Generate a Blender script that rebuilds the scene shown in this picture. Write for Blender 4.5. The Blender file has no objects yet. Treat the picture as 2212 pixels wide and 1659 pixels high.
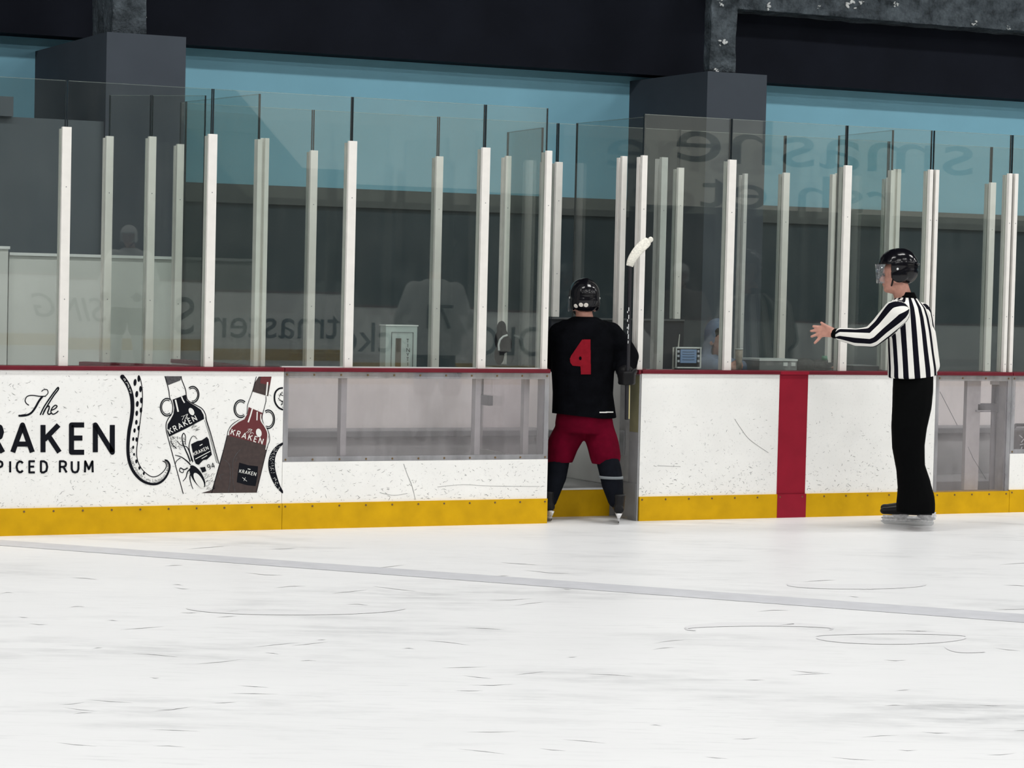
import bpy, bmesh, math, random
from mathutils import Vector, Matrix, noise
from mathutils.bvhtree import BVHTree
random.seed(7)
sc = bpy.context.scene
# ------------------------------------------------------------------ camera
W, H, FPX = 2212, 1659, 5400.0
YAW, PIT, ROLL, CH, CD = 0.45256278, -0.04143143, 0.02379223, 1.65805867, 15.25866801
_fw = Vector((math.sin(YAW)*math.cos(PIT), math.cos(YAW)*math.cos(PIT), math.sin(PIT)))
_r0 = Vector((math.cos(YAW), -math.sin(YAW), 0)); _u0 = _r0.cross(_fw)
_r = math.cos(ROLL)*_r0 + math.sin(ROLL)*_u0; _u = -math.sin(ROLL)*_r0 + math.cos(ROLL)*_u0
CAM = Vector((0, -CD, CH))
camd = bpy.data.cameras.new('camera'); cam = bpy.data.objects.new('camera', camd)
sc.collection.objects.link(cam)
cam.matrix_world = Matrix(((_r.x, _u.x, -_fw.x, CAM.x), (_r.y, _u.y, -_fw.y, CAM.y), (_r.z, _u.z, -_fw.z, CAM.z), (0, 0, 0, 1)))
camd.sensor_width = 36.0; camd.lens = FPX*36.0/W; camd.clip_start = 0.1; camd.clip_end = 200
sc.camera = cam
def ray(x, y): return _fw + _r*((x-W/2)/FPX) + _u*((H/2-y)/FPX)
def px(x, y, Y=0.0):
    d = ray(x, y); t = (Y-CAM.y)/d.y; return CAM + d*t
def gp(x, y, z=0.0):
    d = ray(x, y); t = (z-CAM.z)/d.z; return CAM + d*t
# ------------------------------------------------------------------ world, lamps, exposure
sc.view_settings.view_transform = 'Standard'; sc.view_settings.look = 'None'
sc.view_settings.exposure = 0.0; sc.view_settings.gamma = 1.0
try: sc.view_settings.use_curve_mapping = False
except Exception: pass
try: sc.cycles.transparent_max_bounces = 32; sc.cycles.max_bounces = 8; sc.cycles.sample_clamp_indirect = 6.0
except Exception: pass
wd = bpy.data.worlds.new('World'); sc.world = wd; wd.use_nodes = True
wd.node_tree.nodes['Background'].inputs[0].default_value = (0.78, 0.86, 1.0, 1)
wd.node_tree.nodes['Background'].inputs[1].default_value = 0.05
LAMP_W = 264.0
def lamp(x, y, z=8.6, w=LAMP_W, sx=3.2, sy=0.9):
    l = bpy.data.lights.new('arena_lamp', 'AREA'); l.shape = 'RECTANGLE'; l.size = sx; l.size_y = sy
    l.energy = w; l.color = (1.0, 0.99, 0.97)
    o = bpy.data.objects.new('arena_lamp', l); sc.collection.objects.link(o); o.location = (x, y, z)
for lx in (-9.5, -3, 3.5, 10, 16.5, 23, 29.5):  # first and last columns added to brighten box side wall and right blue bay
    for ly, k_ in ((-2.6, 1.0), (-9.0, 0.55), (-16.0, 1.7)): lamp(lx, ly, 8.6, LAMP_W*k_)

# ------------------------------------------------------------------ materials
def nt(name):
    m = bpy.data.materials.new(name); m.use_nodes = True
    return m, m.node_tree, m.node_tree.nodes['Principled BSDF']
def mat(name, col, rough=0.5, metal=0.0, spec=0.5, var=0.0, vscale=20.0, bump=0.0, bscale=60.0, coat=0.0):
    m, t, b = nt(name)
    b.inputs['Base Color'].default_value = (*col, 1); b.inputs['Roughness'].default_value = rough
    b.inputs['Metallic'].default_value = metal; b.inputs['Specular IOR Level'].default_value = spec
    if coat: b.inputs['Coat Weight'].default_value = coat; b.inputs['Coat Roughness'].default_value = 0.05
    tc = t.nodes.new('ShaderNodeTexCoord')
    if var:
        n = t.nodes.new('ShaderNodeTexNoise'); n.inputs['Scale'].default_value = vscale; n.inputs['Detail'].default_value = 5
        t.links.new(tc.outputs['Object'], n.inputs['Vector'])
        r = t.nodes.new('ShaderNodeValToRGB')
        r.color_ramp.elements[0].position = 0.3; r.color_ramp.elements[1].position = 0.7
        r.color_ramp.elements[0].color = (*[c*(1-var) for c in col], 1)
        r.color_ramp.elements[1].color = (*[min(1, c*(1+var)) for c in col], 1)
        t.links.new(n.outputs['Fac'], r.inputs['Fac']); t.links.new(r.outputs['Color'], b.inputs['Base Color'])
    if bump:
        n = t.nodes.new('ShaderNodeTexNoise'); n.inputs['Scale'].default_value = bscale; n.inputs['Detail'].default_value = 4
        t.links.new(tc.outputs['Object'], n.inputs['Vector'])
        k = t.nodes.new('ShaderNodeBump'); k.inputs['Strength'].default_value = bump; k.inputs['Distance'].default_value = 0.02
        t.links.new(n.outputs['Fac'], k.inputs['Height']); t.links.new(k.outputs['Normal'], b.inputs['Normal'])
    return m
def glassmat(name, tint, f0=0.04, haze=0.02, hazecol=(0.8, 0.85, 0.8), smear=0.0):
    m = bpy.data.materials.new(name); m.use_nodes = True; t = m.node_tree; t.nodes.clear()
    N = t.nodes.new; L = t.links.new
    out = N('ShaderNodeOutputMaterial'); tr = N('ShaderNodeBsdfTransparent'); tr.inputs[0].default_value = (*tint, 1)
    gl = N('ShaderNodeBsdfGlossy'); gl.inputs['Roughness'].default_value = 0.0; gl.inputs[0].default_value = (1, 1, 1, 1)
    df = N('ShaderNodeBsdfDiffuse'); df.inputs[0].default_value = (*hazecol, 1)
    ge = N('ShaderNodeNewGeometry'); dot = N('ShaderNodeVectorMath'); dot.operation = 'DOT_PRODUCT'
    L(ge.outputs['Normal'], dot.inputs[0]); L(ge.outputs['Incoming'], dot.inputs[1])
    ab = N('ShaderNodeMath'); ab.operation = 'ABSOLUTE'; L(dot.outputs['Value'], ab.inputs[0])
    om = N('ShaderNodeMath'); om.operation = 'SUBTRACT'; om.inputs[0].default_value = 1.0; L(ab.outputs[0], om.inputs[1])
    pw = N('ShaderNodeMath'); pw.operation = 'POWER'; L(om.outputs[0], pw.inputs[0]); pw.inputs[1].default_value = 5.0
    ma = N('ShaderNodeMath'); ma.operation = 'MULTIPLY_ADD'; L(pw.outputs[0], ma.inputs[0]); ma.inputs[1].default_value = 1-f0; ma.inputs[2].default_value = f0
    m1 = N('ShaderNodeMixShader'); m1.inputs[0].default_value = haze
    if smear:
        tc = N('ShaderNodeTexCoord'); mp = N('ShaderNodeMapping'); mp.inputs['Scale'].default_value = (3, 3, 1.2)
        no = N('ShaderNodeTexNoise'); no.inputs['Scale'].default_value = 2.5; no.inputs['Detail'].default_value = 6
        L(tc.outputs['Object'], mp.inputs[0]); L(mp.outputs[0], no.inputs['Vector'])
        mr = N('ShaderNodeMapRange'); mr.inputs[1].default_value = 0.35; mr.inputs[2].default_value = 0.75
        mr.inputs[3].default_value = haze*(1-smear); mr.inputs[4].default_value = haze*(1+smear)
        L(no.outputs['Fac'], mr.inputs[0]); L(mr.outputs[0], m1.inputs[0])
    L(tr.outputs[0], m1.inputs[1]); L(df.outputs[0], m1.inputs[2])
    m2 = N('ShaderNodeMixShader'); L(ma.outputs[0], m2.inputs[0]); L(m1.outputs[0], m2.inputs[1]); L(gl.outputs[0], m2.inputs[2])
    L(m2.outputs[0], out.inputs[0]); return m
M = {}
M['board'] = mat('board_white', (0.88, 0.88, 0.855), 0.45, var=0.03, vscale=6)
_m = M['board']; _t = _m.node_tree; _b = _t.nodes['Principled BSDF']
_tc = _t.nodes.new('ShaderNodeTexCoord'); _acc = _b.inputs['Base Color'].links[0].from_socket
for _sc, _lo, _hi, _amt in ((70.0, 0.60, 0.72, 0.30), (3.0, 0.50, 0.80, 0.14), (24.0, 0.60, 0.74, 0.16)):
    _n = _t.nodes.new('ShaderNodeTexNoise'); _n.inputs['Scale'].default_value = _sc; _n.inputs['Detail'].default_value = 6; _t.links.new(_tc.outputs['Object'], _n.inputs['Vector'])
    _mr = _t.nodes.new('ShaderNodeMapRange'); _mr.inputs[1].default_value = _lo; _mr.inputs[2].default_value = _hi; _mr.inputs[4].default_value = _amt; _t.links.new(_n.outputs['Fac'], _mr.inputs[0])
    _x = _t.nodes.new('ShaderNodeMix'); _x.data_type = 'RGBA'; _x.inputs['B'].default_value = (0.40, 0.41, 0.41, 1); _t.links.new(_mr.outputs[0], _x.inputs['Factor']); _t.links.new(_acc, _x.inputs['A']); _acc = _x.outputs['Result']
_t.links.new(_acc, _b.inputs['Base Color'])
M['boardwhite2'] = mat('board_inner_white', (0.80, 0.75, 0.74), 0.5, var=0.04, vscale=5)
M['kick'] = mat('kick_yellow', (0.60, 0.345, 0.002), 0.5, spec=0.15, var=0.10, vscale=7)
M['cap'] = mat('cap_red', (0.135, 0.010, 0.020), 0.45, spec=0.2, var=0.1, vscale=9)
M['stripe'] = mat('stripe_red', (0.27, 0.010, 0.026), 0.5, spec=0.15, var=0.06, vscale=9)
M['post'] = mat('post_white', (0.78, 0.76, 0.72), 0.5, var=0.04, vscale=12)
M['alu'] = mat('aluminium', (0.42, 0.43, 0.43), 0.45, metal=0.3, var=0.12, vscale=14)
M['dgrey'] = mat('dark_grey', (0.085, 0.09, 0.095), 0.6)
M['mgrey'] = mat('mid_grey', (0.24, 0.245, 0.25), 0.6)
M['bgrey'] = mat('bench_grey', (0.40, 0.40, 0.40), 0.6)
M['lgrey'] = mat('light_grey', (0.55, 0.55, 0.54), 0.5, var=0.06)
M['edge'] = mat('glass_edge', (0.006, 0.012, 0.016), 0.3)
M['edgelight'] = mat('glass_edge_light', (0.5, 0.56, 0.53), 0.3)
M['edgetop'] = glassmat('pane_top_edge', (0.80, 0.86, 0.84), 0.05, 0.10, (0.6, 0.66, 0.62))
M['glass'] = glassmat('pane_glass', (0.885, 0.912, 0.897), 0.027, 0.009, (0.75, 0.78, 0.74), 0.5)
M['glassrear'] = glassmat('rear_pane_glass', (0.90, 0.92, 0.91), 0.014, 0.008, (0.75, 0.80, 0.74), 0.4)
M['lexan'] = glassmat('clear_panel', (0.92, 0.90, 0.91), 0.02, 0.10, (0.62, 0.60, 0.62), 0.5)
M['lexanrim'] = glassmat('clear_panel_rim', (0.62, 0.62, 0.64), 0.03, 0.35, (0.66, 0.66, 0.68), 0.3)
M['visor'] = glassmat('visor_plastic', (0.90, 0.92, 0.94), 0.06, 0.05, (0.8, 0.8, 0.85))
M['black'] = mat('black_ink', (0.005, 0.006, 0.010), 0.6, spec=0.1)
M['white'] = mat('white_ink', (0.80, 0.80, 0.77), 0.5)
M['inkgrey'] = mat('grey_ink', (0.055, 0.055, 0.06), 0.5, var=0.5, vscale=60)
M['inkbrown'] = mat('brown_ink', (0.040, 0.024, 0.022), 0.5, var=0.25, vscale=40)
M['inkred'] = mat('red_ink', (0.115, 0.012, 0.016), 0.5)
M['scuff'] = mat('scuff_mark', (0.24, 0.24, 0.24), 0.6, var=0.5, vscale=9)
M['screw'] = mat('screw', (0.16, 0.10, 0.04), 0.5, metal=0.3)
M['wallblue'] = mat('wall_blue', (0.25, 0.55, 0.70), 0.7, var=0.03, vscale=2)
M['walldark'] = mat('wall_dark', (0.026, 0.046, 0.058), 0.75, var=0.08, vscale=2)
M['walldark2'] = mat('wall_dark_band', (0.085, 0.095, 0.095), 0.7, var=0.05, vscale=2)
M['wallgrey'] = mat('wall_grey', (0.088, 0.108, 0.125), 0.75, var=0.06, vscale=2)
M['column'] = mat('column_grey', (0.072, 0.085, 0.105), 0.75, spec=0.1, var=0.05, vscale=3)
M['bulk'] = mat('bulkhead_black', (0.010, 0.012, 0.019), 0.8, spec=0.1, var=0.15, vscale=2)
M['wallwhite'] = mat('partition_white', (0.62, 0.63, 0.61), 0.6, var=0.03, vscale=3)
M['floor'] = mat('rubber_floor', (0.12, 0.12, 0.125), 0.8, var=0.15, vscale=15)
m, t, b = nt('near_reflection_glow'); M['nearlight'] = m  # glow of an added surface that lightens the upper glass by reflection
b.inputs['Base Color'].default_value = (0.5, 0.5, 0.45, 1); b.inputs['Emission Color'].default_value = (1.0, 0.97, 0.85, 1); b.inputs['Emission Strength'].default_value = 0.85
M['neardark'] = mat('near_wall_dark', (0.03, 0.035, 0.04), 0.7)
M['helmet'] = mat('helmet_black', (0.004, 0.004, 0.006), 0.16, spec=0.35)
M['helmetw'] = mat('helmet_white', (0.75, 0.76, 0.74), 0.2)
M['jerseyb'] = mat('jersey_black', (0.0025, 0.0028, 0.004), 0.9, spec=0.04, var=0.3, vscale=14, bump=0.3, bscale=25)
M['jerseyw'] = mat('jersey_white', (0.78, 0.80, 0.77), 0.8)
M['jerseyd'] = mat('jersey_drab', (0.22, 0.19, 0.17), 0.8)
M['red4'] = mat('number_red', (0.20, 0.008, 0.016), 0.8, spec=0.05, var=0.12, vscale=30)
M['pantred'] = mat('pants_red', (0.10, 0.0015, 0.012), 0.8, spec=0.04, var=0.25, vscale=9, bump=0.3, bscale=18)
M['sock'] = mat('sock_black', (0.005, 0.006, 0.009), 0.9, spec=0.05, var=0.2)
M['sockband'] = mat('sock_band', (0.16, 0.18, 0.19), 0.9)
M['trouser'] = mat('trouser_black', (0.0025, 0.0028, 0.003), 0.9, spec=0.04, bump=0.2, bscale=12)
M['skin'] = mat('skin', (0.50, 0.25, 0.19), 0.5, var=0.12, vscale=40)
M['boot'] = mat('boot_black', (0.006, 0.006, 0.007), 0.45, spec=0.2, var=0.2)
M['holder'] = mat('blade_holder', (0.62, 0.62, 0.63), 0.35, var=0.25, vscale=50)
M['steel'] = mat('blade_steel', (0.6, 0.61, 0.62), 0.2, metal=1.0)
M['tape'] = mat('white_tape', (0.80, 0.78, 0.70), 0.75, var=0.14, vscale=70, bump=0.5, bscale=90)
M['shaft'] = mat('shaft_black', (0.008, 0.008, 0.012), 0.35)
M['yellowish'] = mat('shaft_yellow', (0.55, 0.48, 0.22), 0.5)
M['hoodie'] = mat('hoodie_blue', (0.16, 0.20, 0.29), 0.9, var=0.12, vscale=10)
M['hair'] = mat('hair_dark', (0.02, 0.014, 0.01), 0.7)
M['console'] = mat('console_black', (0.02, 0.022, 0.03), 0.4)
M['rimwhite'] = mat('rim_white', (0.72, 0.74, 0.74), 0.4)
M['button'] = mat('button_grey', (0.55, 0.58, 0.66), 0.4)
M['paper'] = mat('paper', (0.74, 0.72, 0.68), 0.7)
M['cupbrown'] = mat('cup_kraft', (0.34, 0.29, 0.25), 0.7, var=0.25, vscale=40)
M['signgrey'] = mat('cabinet_grey', (0.40, 0.46, 0.45), 0.45, var=0.04)
M['brown'] = mat('slot_brown', (0.09, 0.075, 0.06), 0.6)
M['green'] = mat('cap_green', (0.12, 0.30, 0.20), 0.4)
M['bag'] = mat('bag_dark', (0.045, 0.045, 0.045), 0.7, var=0.3, vscale=30, bump=0.6, bscale=30)
M['bagbrown'] = mat('bag_brown', (0.06, 0.045, 0.035), 0.7, var=0.25, vscale=30)
M['pinkish'] = mat('snack_pink', (0.55, 0.30, 0.24), 0.6)
M['sticker'] = mat('sticker_pale', (0.7, 0.66, 0.6), 0.5)
M['jamb'] = mat('jamb_grey', (0.26, 0.265, 0.27), 0.5, var=0.1, vscale=6)
M['jambolive'] = mat('jamb_olive', (0.20, 0.19, 0.10), 0.6, var=0.15, vscale=8)
M['icegrey'] = mat('ice_paint_grey', (0.56, 0.57, 0.60), 0.5, var=0.06, vscale=8)
m, t, b = nt('screen_lit'); M['screen'] = m
b.inputs['Base Color'].default_value = (0.10, 0.15, 0.24, 1); b.inputs['Emission Color'].default_value = (0.25, 0.38, 0.62, 1); b.inputs['Emission Strength'].default_value = 0.24
def spraymat():
    m, t, b = nt('fireproof_spray'); N = t.nodes.new; L = t.links.new
    tc = N('ShaderNodeTexCoord'); v = N('ShaderNodeTexNoise'); v.inputs['Scale'].default_value = 5.5; v.inputs['Detail'].default_value = 10; v.inputs['Roughness'].default_value = 0.7
    L(tc.outputs['Object'], v.inputs['Vector'])
    r = N('ShaderNodeValToRGB'); e = r.color_ramp.elements
    e[0].position = 0.35; e[0].color = (0.016, 0.024, 0.031, 1); e[1].position = 0.64; e[1].color = (0.13, 0.16, 0.185, 1)
    L(v.outputs['Fac'], r.inputs[0]); L(r.outputs[0], b.inputs['Base Color']); b.inputs['Roughness'].default_value = 0.85
    n = N('ShaderNodeTexNoise'); n.inputs['Scale'].default_value = 38; n.inputs['Detail'].default_value = 8
    L(tc.outputs['Object'], n.inputs['Vector'])
    k = N('ShaderNodeBump'); k.inputs['Strength'].default_value = 1.0; k.inputs['Distance'].default_value = 0.03
    L(n.outputs['Fac'], k.inputs['Height']); L(k.outputs[0], b.inputs['Normal'])
    return m
M['spray'] = spraymat()
def icemat():
    m, t, b = nt('ice'); N = t.nodes.new; L = t.links.new
    tc = N('ShaderNodeTexCoord'); mp = N('ShaderNodeMapping'); mp.inputs['Rotation'].default_value = (0, 0, YAW)
    L(tc.outputs['Object'], mp.inputs[0])
    base = None
    def layer(scale, sx, lo, hi, detail=6):
        p = N('ShaderNodeMapping'); p.inputs['Scale'].default_value = (sx, 1, 1); L(mp.outputs[0], p.inputs[0])
        n = N('ShaderNodeTexNoise'); n.inputs['Scale'].default_value = scale; n.inputs['Detail'].default_value = detail; n.inputs['Roughness'].default_value = 0.65
        L(p.outputs[0], n.inputs['Vector'])
        r = N('ShaderNodeMapRange'); r.inputs[1].default_value = lo; r.inputs[2].default_value = hi; L(n.outputs['Fac'], r.inputs[0])
        return r.outputs[0]
    def mul(a, c):
        k = N('ShaderNodeMath'); k.operation = 'MULTIPLY'; L(a, k.inputs[0])
        if isinstance(c, float): k.inputs[1].default_value = c
        else: L(c, k.inputs[1])
        return k.outputs[0]
    def add(a, c):
        k = N('ShaderNodeMath'); k.operation = 'ADD'; L(a, k.inputs[0]); L(c, k.inputs[1]); return k.outputs[0]
    broad = mul(layer(0.8, 0.5, 0.35, 0.75), 0.13)
    patch = mul(layer(0.9, 0.5, 0.50, 0.70), layer(7.0, 0.30, 0.42, 0.62))
    fine = mul(mul(layer(26.0, 0.14, 0.53, 0.68), layer(1.7, 0.6, 0.40, 0.62)), 0.26)
    s = add(add(broad, mul(patch, 0.55)), fine)
    mx = N('ShaderNodeMix'); mx.data_type = 'RGBA'; mx.inputs['A'].default_value = (0.795, 0.803, 0.808, 1); mx.inputs['B'].default_value = (0.34, 0.35, 0.36, 1)
    L(s, mx.inputs['Factor']); L(mx.outputs['Result'], b.inputs['Base Color'])
    b.inputs['Roughness'].default_value = 0.42; b.inputs['Specular IOR Level'].default_value = 0.22
    return m
M['ice'] = icemat()

# ------------------------------------------------------------------ mesh helpers
class MB:
    def __init__(s): s.v = []; s.f = []; s.mi = []; s.m = 0
    def add(s, vs, fs):
        k = len(s.v); s.v += [tuple(v) for v in vs]
        for f in fs: s.f.append(tuple(i+k for i in f)); s.mi.append(s.m)
    def box(s, a, b, mtx=None):
        x0, y0, z0 = [min(p, q) for p, q in zip(a, b)]; x1, y1, z1 = [max(p, q) for p, q in zip(a, b)]
        vs = [Vector(p) for p in ((x0,y0,z0),(x1,y0,z0),(x1,y1,z0),(x0,y1,z0),(x0,y0,z1),(x1,y0,z1),(x1,y1,z1),(x0,y1,z1))]
        if mtx: vs = [mtx @ v for v in vs]
        s.add(vs, ((0,3,2,1),(4,5,6,7),(0,1,5,4),(1,2,6,5),(2,3,7,6),(3,0,4,7)))
    def loft(s, rings, n=16):
        k = []
        for c, u, v in rings:
            c, u, v = Vector(c), Vector(u), Vector(v)
            k.append([c + u*math.cos(2*math.pi*i/n) + v*math.sin(2*math.pi*i/n) for i in range(n)])
        vs = [p for r in k for p in r]; fs = []
        for j in range(len(k)-1):
            for i in range(n):
                a = j*n+i; b_ = j*n+(i+1) % n; fs.append((a, b_, b_+n, a+n))
        fs.append(tuple(reversed(range(n)))); fs.append(tuple(range((len(k)-1)*n, len(k)*n)))
        s.add(vs, fs)
    def tube(s, a, b, r0, r1=None, n=12):
        a, b = Vector(a), Vector(b); r1 = r0 if r1 is None else r1
        d = (b-a).normalized(); u = d.orthogonal().normalized(); v = d.cross(u)
        s.loft([(a, u*r0, v*r0), (b, u*r1, v*r1)], n)
    def ell(s, c, r, mtx=None, nu=16, nv=10):
        c = Vector(c); rx, ry, rz = r if hasattr(r, '__len__') else (r, r, r); vs = []; fs = []
        R = mtx or Matrix.Identity(3)
        vs.append(c + R @ Vector((0, 0, -rz)))
        for j in range(1, nv):
            ph = -math.pi/2 + math.pi*j/nv
            for i in range(nu):
                th = 2*math.pi*i/nu
                vs.append(c + R @ Vector((rx*math.cos(ph)*math.cos(th), ry*math.cos(ph)*math.sin(th), rz*math.sin(ph))))
        vs.append(c + R @ Vector((0, 0, rz))); top = len(vs)-1
        for i in range(nu): fs.append((0, 1+(i+1) % nu, 1+i))
        for j in range(nv-2):
            for i in range(nu):
                a = 1+j*nu+i; b_ = 1+j*nu+(i+1) % nu; fs.append((a, b_, b_+nu, a+nu))
        o = 1+(nv-2)*nu
        for i in range(nu): fs.append((o+i, o+(i+1) % nu, top))
        s.add(vs, fs)
    def limb(s, pts, n=14):
        for i, (p, r) in enumerate(pts):
            s.ell(p, r, nu=n, nv=8)
            if i: s.tube(pts[i-1][0], p, pts[i-1][1], r, n)
    def poly(s, pts): s.add(pts, (tuple(range(len(pts))),))
    def build(s, name, m, parent=None, smooth=False, bevel=0.0):
        me = bpy.data.meshes.new(name); me.from_pydata(s.v, [], s.f); me.update()
        for q in (m if isinstance(m, (list, tuple)) else [m]): me.materials.append(M[q])
        for p, i in zip(me.polygons, s.mi): p.material_index = i
        if smooth: me.polygons.foreach_set('use_smooth', [True]*len(me.polygons))
        o = bpy.data.objects.new(name, me); sc.collection.objects.link(o)
        if parent is not None: o.parent = parent
        if bevel:
            md = o.modifiers.new('bevel', 'BEVEL'); md.width = bevel; md.segments = 2; md.limit_method = 'ANGLE'
        return o
def box(name, a, b, m, parent=None, bevel=0.0):
    k = MB(); k.box(a, b); return k.build(name, m, parent, bevel=bevel)
def tag(o, label=None, cat=None, group=None, kind=None):
    if label: o['label'] = label
    if cat: o['category'] = cat
    if group: o['group'] = group
    if kind: o['kind'] = kind
    return o
def thing(name, label, cat, group=None):
    o = bpy.data.objects.new(name, None); sc.collection.objects.link(o); o.empty_display_size = 0.1
    return tag(o, label, cat, group)
def struct(name, a, b, m, label, parent=None):
    o = box(name, a, b, m, parent); return tag(o, label, 'structure', None, 'structure')
def blob(mb, name, m, parent, voxel=0.01, smooth=6):
    """one continuous skin over overlapping closed shapes"""
    o = mb.build(name, m, parent)
    r = o.modifiers.new('r', 'REMESH'); r.mode = 'VOXEL'; r.voxel_size = voxel
    s = o.modifiers.new('s', 'SMOOTH'); s.iterations = smooth; s.factor = 0.5
    dg = bpy.context.evaluated_depsgraph_get(); me = bpy.data.meshes.new_from_object(o.evaluated_get(dg))
    o.modifiers.clear(); old = o.data; o.data = me; bpy.data.meshes.remove(old)
    me.materials.clear(); me.materials.append(M[m])
    me.polygons.foreach_set('use_smooth', [True]*len(me.polygons)); me.name = name
    return o
# ------------------------------------------------------------------ flat print in board-plane pixels
GL = {
 'A': (0.92, [[(0,0),(.46,1),(.92,0)], [(.17,.30),(.75,.30)]]), 'K': (.78, [[(0,0),(0,1)], [(.76,1),(.06,.46)], [(.27,.60),(.80,0)]]),
 'R': (.68, [[(0,0),(0,1),(.38,1),(.58,.92),(.64,.75),(.58,.58),(.38,.50),(0,.50)], [(.36,.50),(.70,0)]]),
 'E': (.58, [[(.58,0),(0,0),(0,1),(.58,1)], [(0,.52),(.50,.52)]]), 'N': (.84, [[(0,0),(0,1),(.84,0),(.84,1)]]),
 'S': (.60, [[(.58,.86),(.42,.98),(.20,.98),(.04,.84),(.06,.66),(.24,.54),(.44,.46),(.58,.32),(.56,.14),(.40,.02),(.18,.02),(.0,.16)]]),
 'P': (.60, [[(0,0),(0,1),(.36,1),(.54,.92),(.60,.74),(.54,.56),(.36,.48),(0,.48)]]), 'I': (.02, [[(0,0),(0,1)]]),
 'C': (.74, [[(.74,.82),(.58,.96),(.36,.99),(.12,.84),(.02,.5),(.12,.16),(.36,.01),(.58,.04),(.74,.18)]]),
 'D': (.72, [[(0,0),(0,1),(.34,1),(.62,.86),(.72,.5),(.62,.14),(.34,0),(0,0)]]),
 'U': (.70, [[(0,1),(0,.3),(.12,.06),(.35,0),(.58,.06),(.70,.3),(.70,1)]]), 'M': (.90, [[(0,0),(.04,1),(.45,.3),(.86,1),(.90,0)]]),
 'T': (.62, [[(0,1),(.62,1)], [(.31,0),(.31,1)]]), 'X': (.66, [[(0,0),(.66,1)], [(0,1),(.66,0)]]), 'L': (.5, [[(0,1),(0,0),(.5,0)]]),
 'Y': (.66, [[(0,1),(.33,.5),(.66,1)], [(.33,.5),(.33,0)]]), ' ': (.35, []),
 '9': (.56, [[(.52,.62),(.42,.46),(.22,.42),(.04,.58),(.04,.82),(.2,.98),(.4,.98),(.54,.84),(.54,.4),(.42,.08),(.2,0)]]),
 '4': (.60, [[(.46,0),(.46,1),(0,.3),(.62,.3)]]),
}
class Print:
    """ink drawn in photo-pixel units of the board face, mapped to the plane Y = -off"""
    def __init__(s, off, xf=None, clipx=None): s.off = off; s.b = MB(); s.xf = xf; s.clip = clipx
    def P(s, p):
        if s.xf: p = s.xf(p)
        x, y = p
        if s.clip and x > s.clip: x = s.clip
        return px(x, y, -s.off)
    def fill(s, pts): s.b.poly([s.P(p) for p in pts])
    def line(s, pts, w, w1=None, joint=True):
        n = len(pts); s.off += 5e-5
        for i in range(n-1):
            (ax, ay), (bx, by) = pts[i], pts[i+1]; d = math.hypot(bx-ax, by-ay)
            if d < 1e-6: continue
            nx, ny = -(by-ay)/d, (bx-ax)/d
            if callable(w): wa, wb = w(i/(n-1)), w((i+1)/(n-1))
            else: wa = wb = w
            s.b.poly([s.P((ax+nx*wa/2, ay+ny*wa/2)), s.P((bx+nx*wb/2, by+ny*wb/2)), s.P((bx-nx*wb/2, by-ny*wb/2)), s.P((ax-nx*wa/2, ay-ny*wa/2))])
            if joint and 0 < i: s.off -= 2.5e-5; s.disc((ax, ay), wa/2, wa/2); s.off += 2.5e-5
    def disc(s, c, rx, ry, ang=0.0, n=12):
        ca, sa = math.cos(ang), math.sin(ang)
        s.b.poly([s.P((c[0]+rx*math.cos(t)*ca-ry*math.sin(t)*sa, c[1]+rx*math.cos(t)*sa+ry*math.sin(t)*ca)) for t in [2*math.pi*i/n for i in range(n)]])
    def text(s, txt, x, y, h, w, adv=None, ang=0.0, squeeze=1.0):
        """baseline start x,y in pixels, y grows downward"""
        cx = 0.0; ca, sa = math.cos(ang), math.sin(ang)
        for ch in txt:
            gw, st = GL[ch]
            for l in st:
                pts = []
                for (u, v) in l:
                    X = cx + u*h*squeeze; Y = -v*h
                    pts.append((x + X*ca - Y*sa, y + X*sa + Y*ca))
                s.line(pts, w)
            cx += gw*h*squeeze + (adv or h*0.28)
    def build(s, name, m, parent=None): return s.b.build(name, m, parent)
def smooth_path(pts, k=6):
    out = []
    n = len(pts)
    for i in range(n-1):
        p0 = pts[max(0, i-1)]; p1 = pts[i]; p2 = pts[i+1]; p3 = pts[min(n-1, i+2)]
        for j in range(k):
            t = j/k
            out.append(tuple(0.5*((2*p1[a]) + (-p0[a]+p2[a])*t + (2*p0[a]-5*p1[a]+4*p2[a]-p3[a])*t*t + (-p0[a]+3*p1[a]-3*p2[a]+p3[a])*t**3) for a in (0, 1)))
    out.append(tuple(pts[-1])); return out
# ------------------------------------------------------------------ setting
struct('floor', (-14, -20.6, -0.3), (42, 4.0, 0.0), 'ice', 'white scratched ice sheet')
fl = struct('floor', (-14, 4.0, -0.3), (42, 6.6, 0.0), 'floor', 'dark floor behind the boxes'); fl.name = 'floor_corridor'
k = MB(); za = 0.0015
k.poly([gp(-60, 1161.6, za), gp(-60, 1173.6, za), gp(3600, 1449, za), gp(3600, 1427, za)])
tag(k.build('trim_1', 'icegrey'), 'thin grey line painted across the ice', 'structure', None, 'structure')
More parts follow.
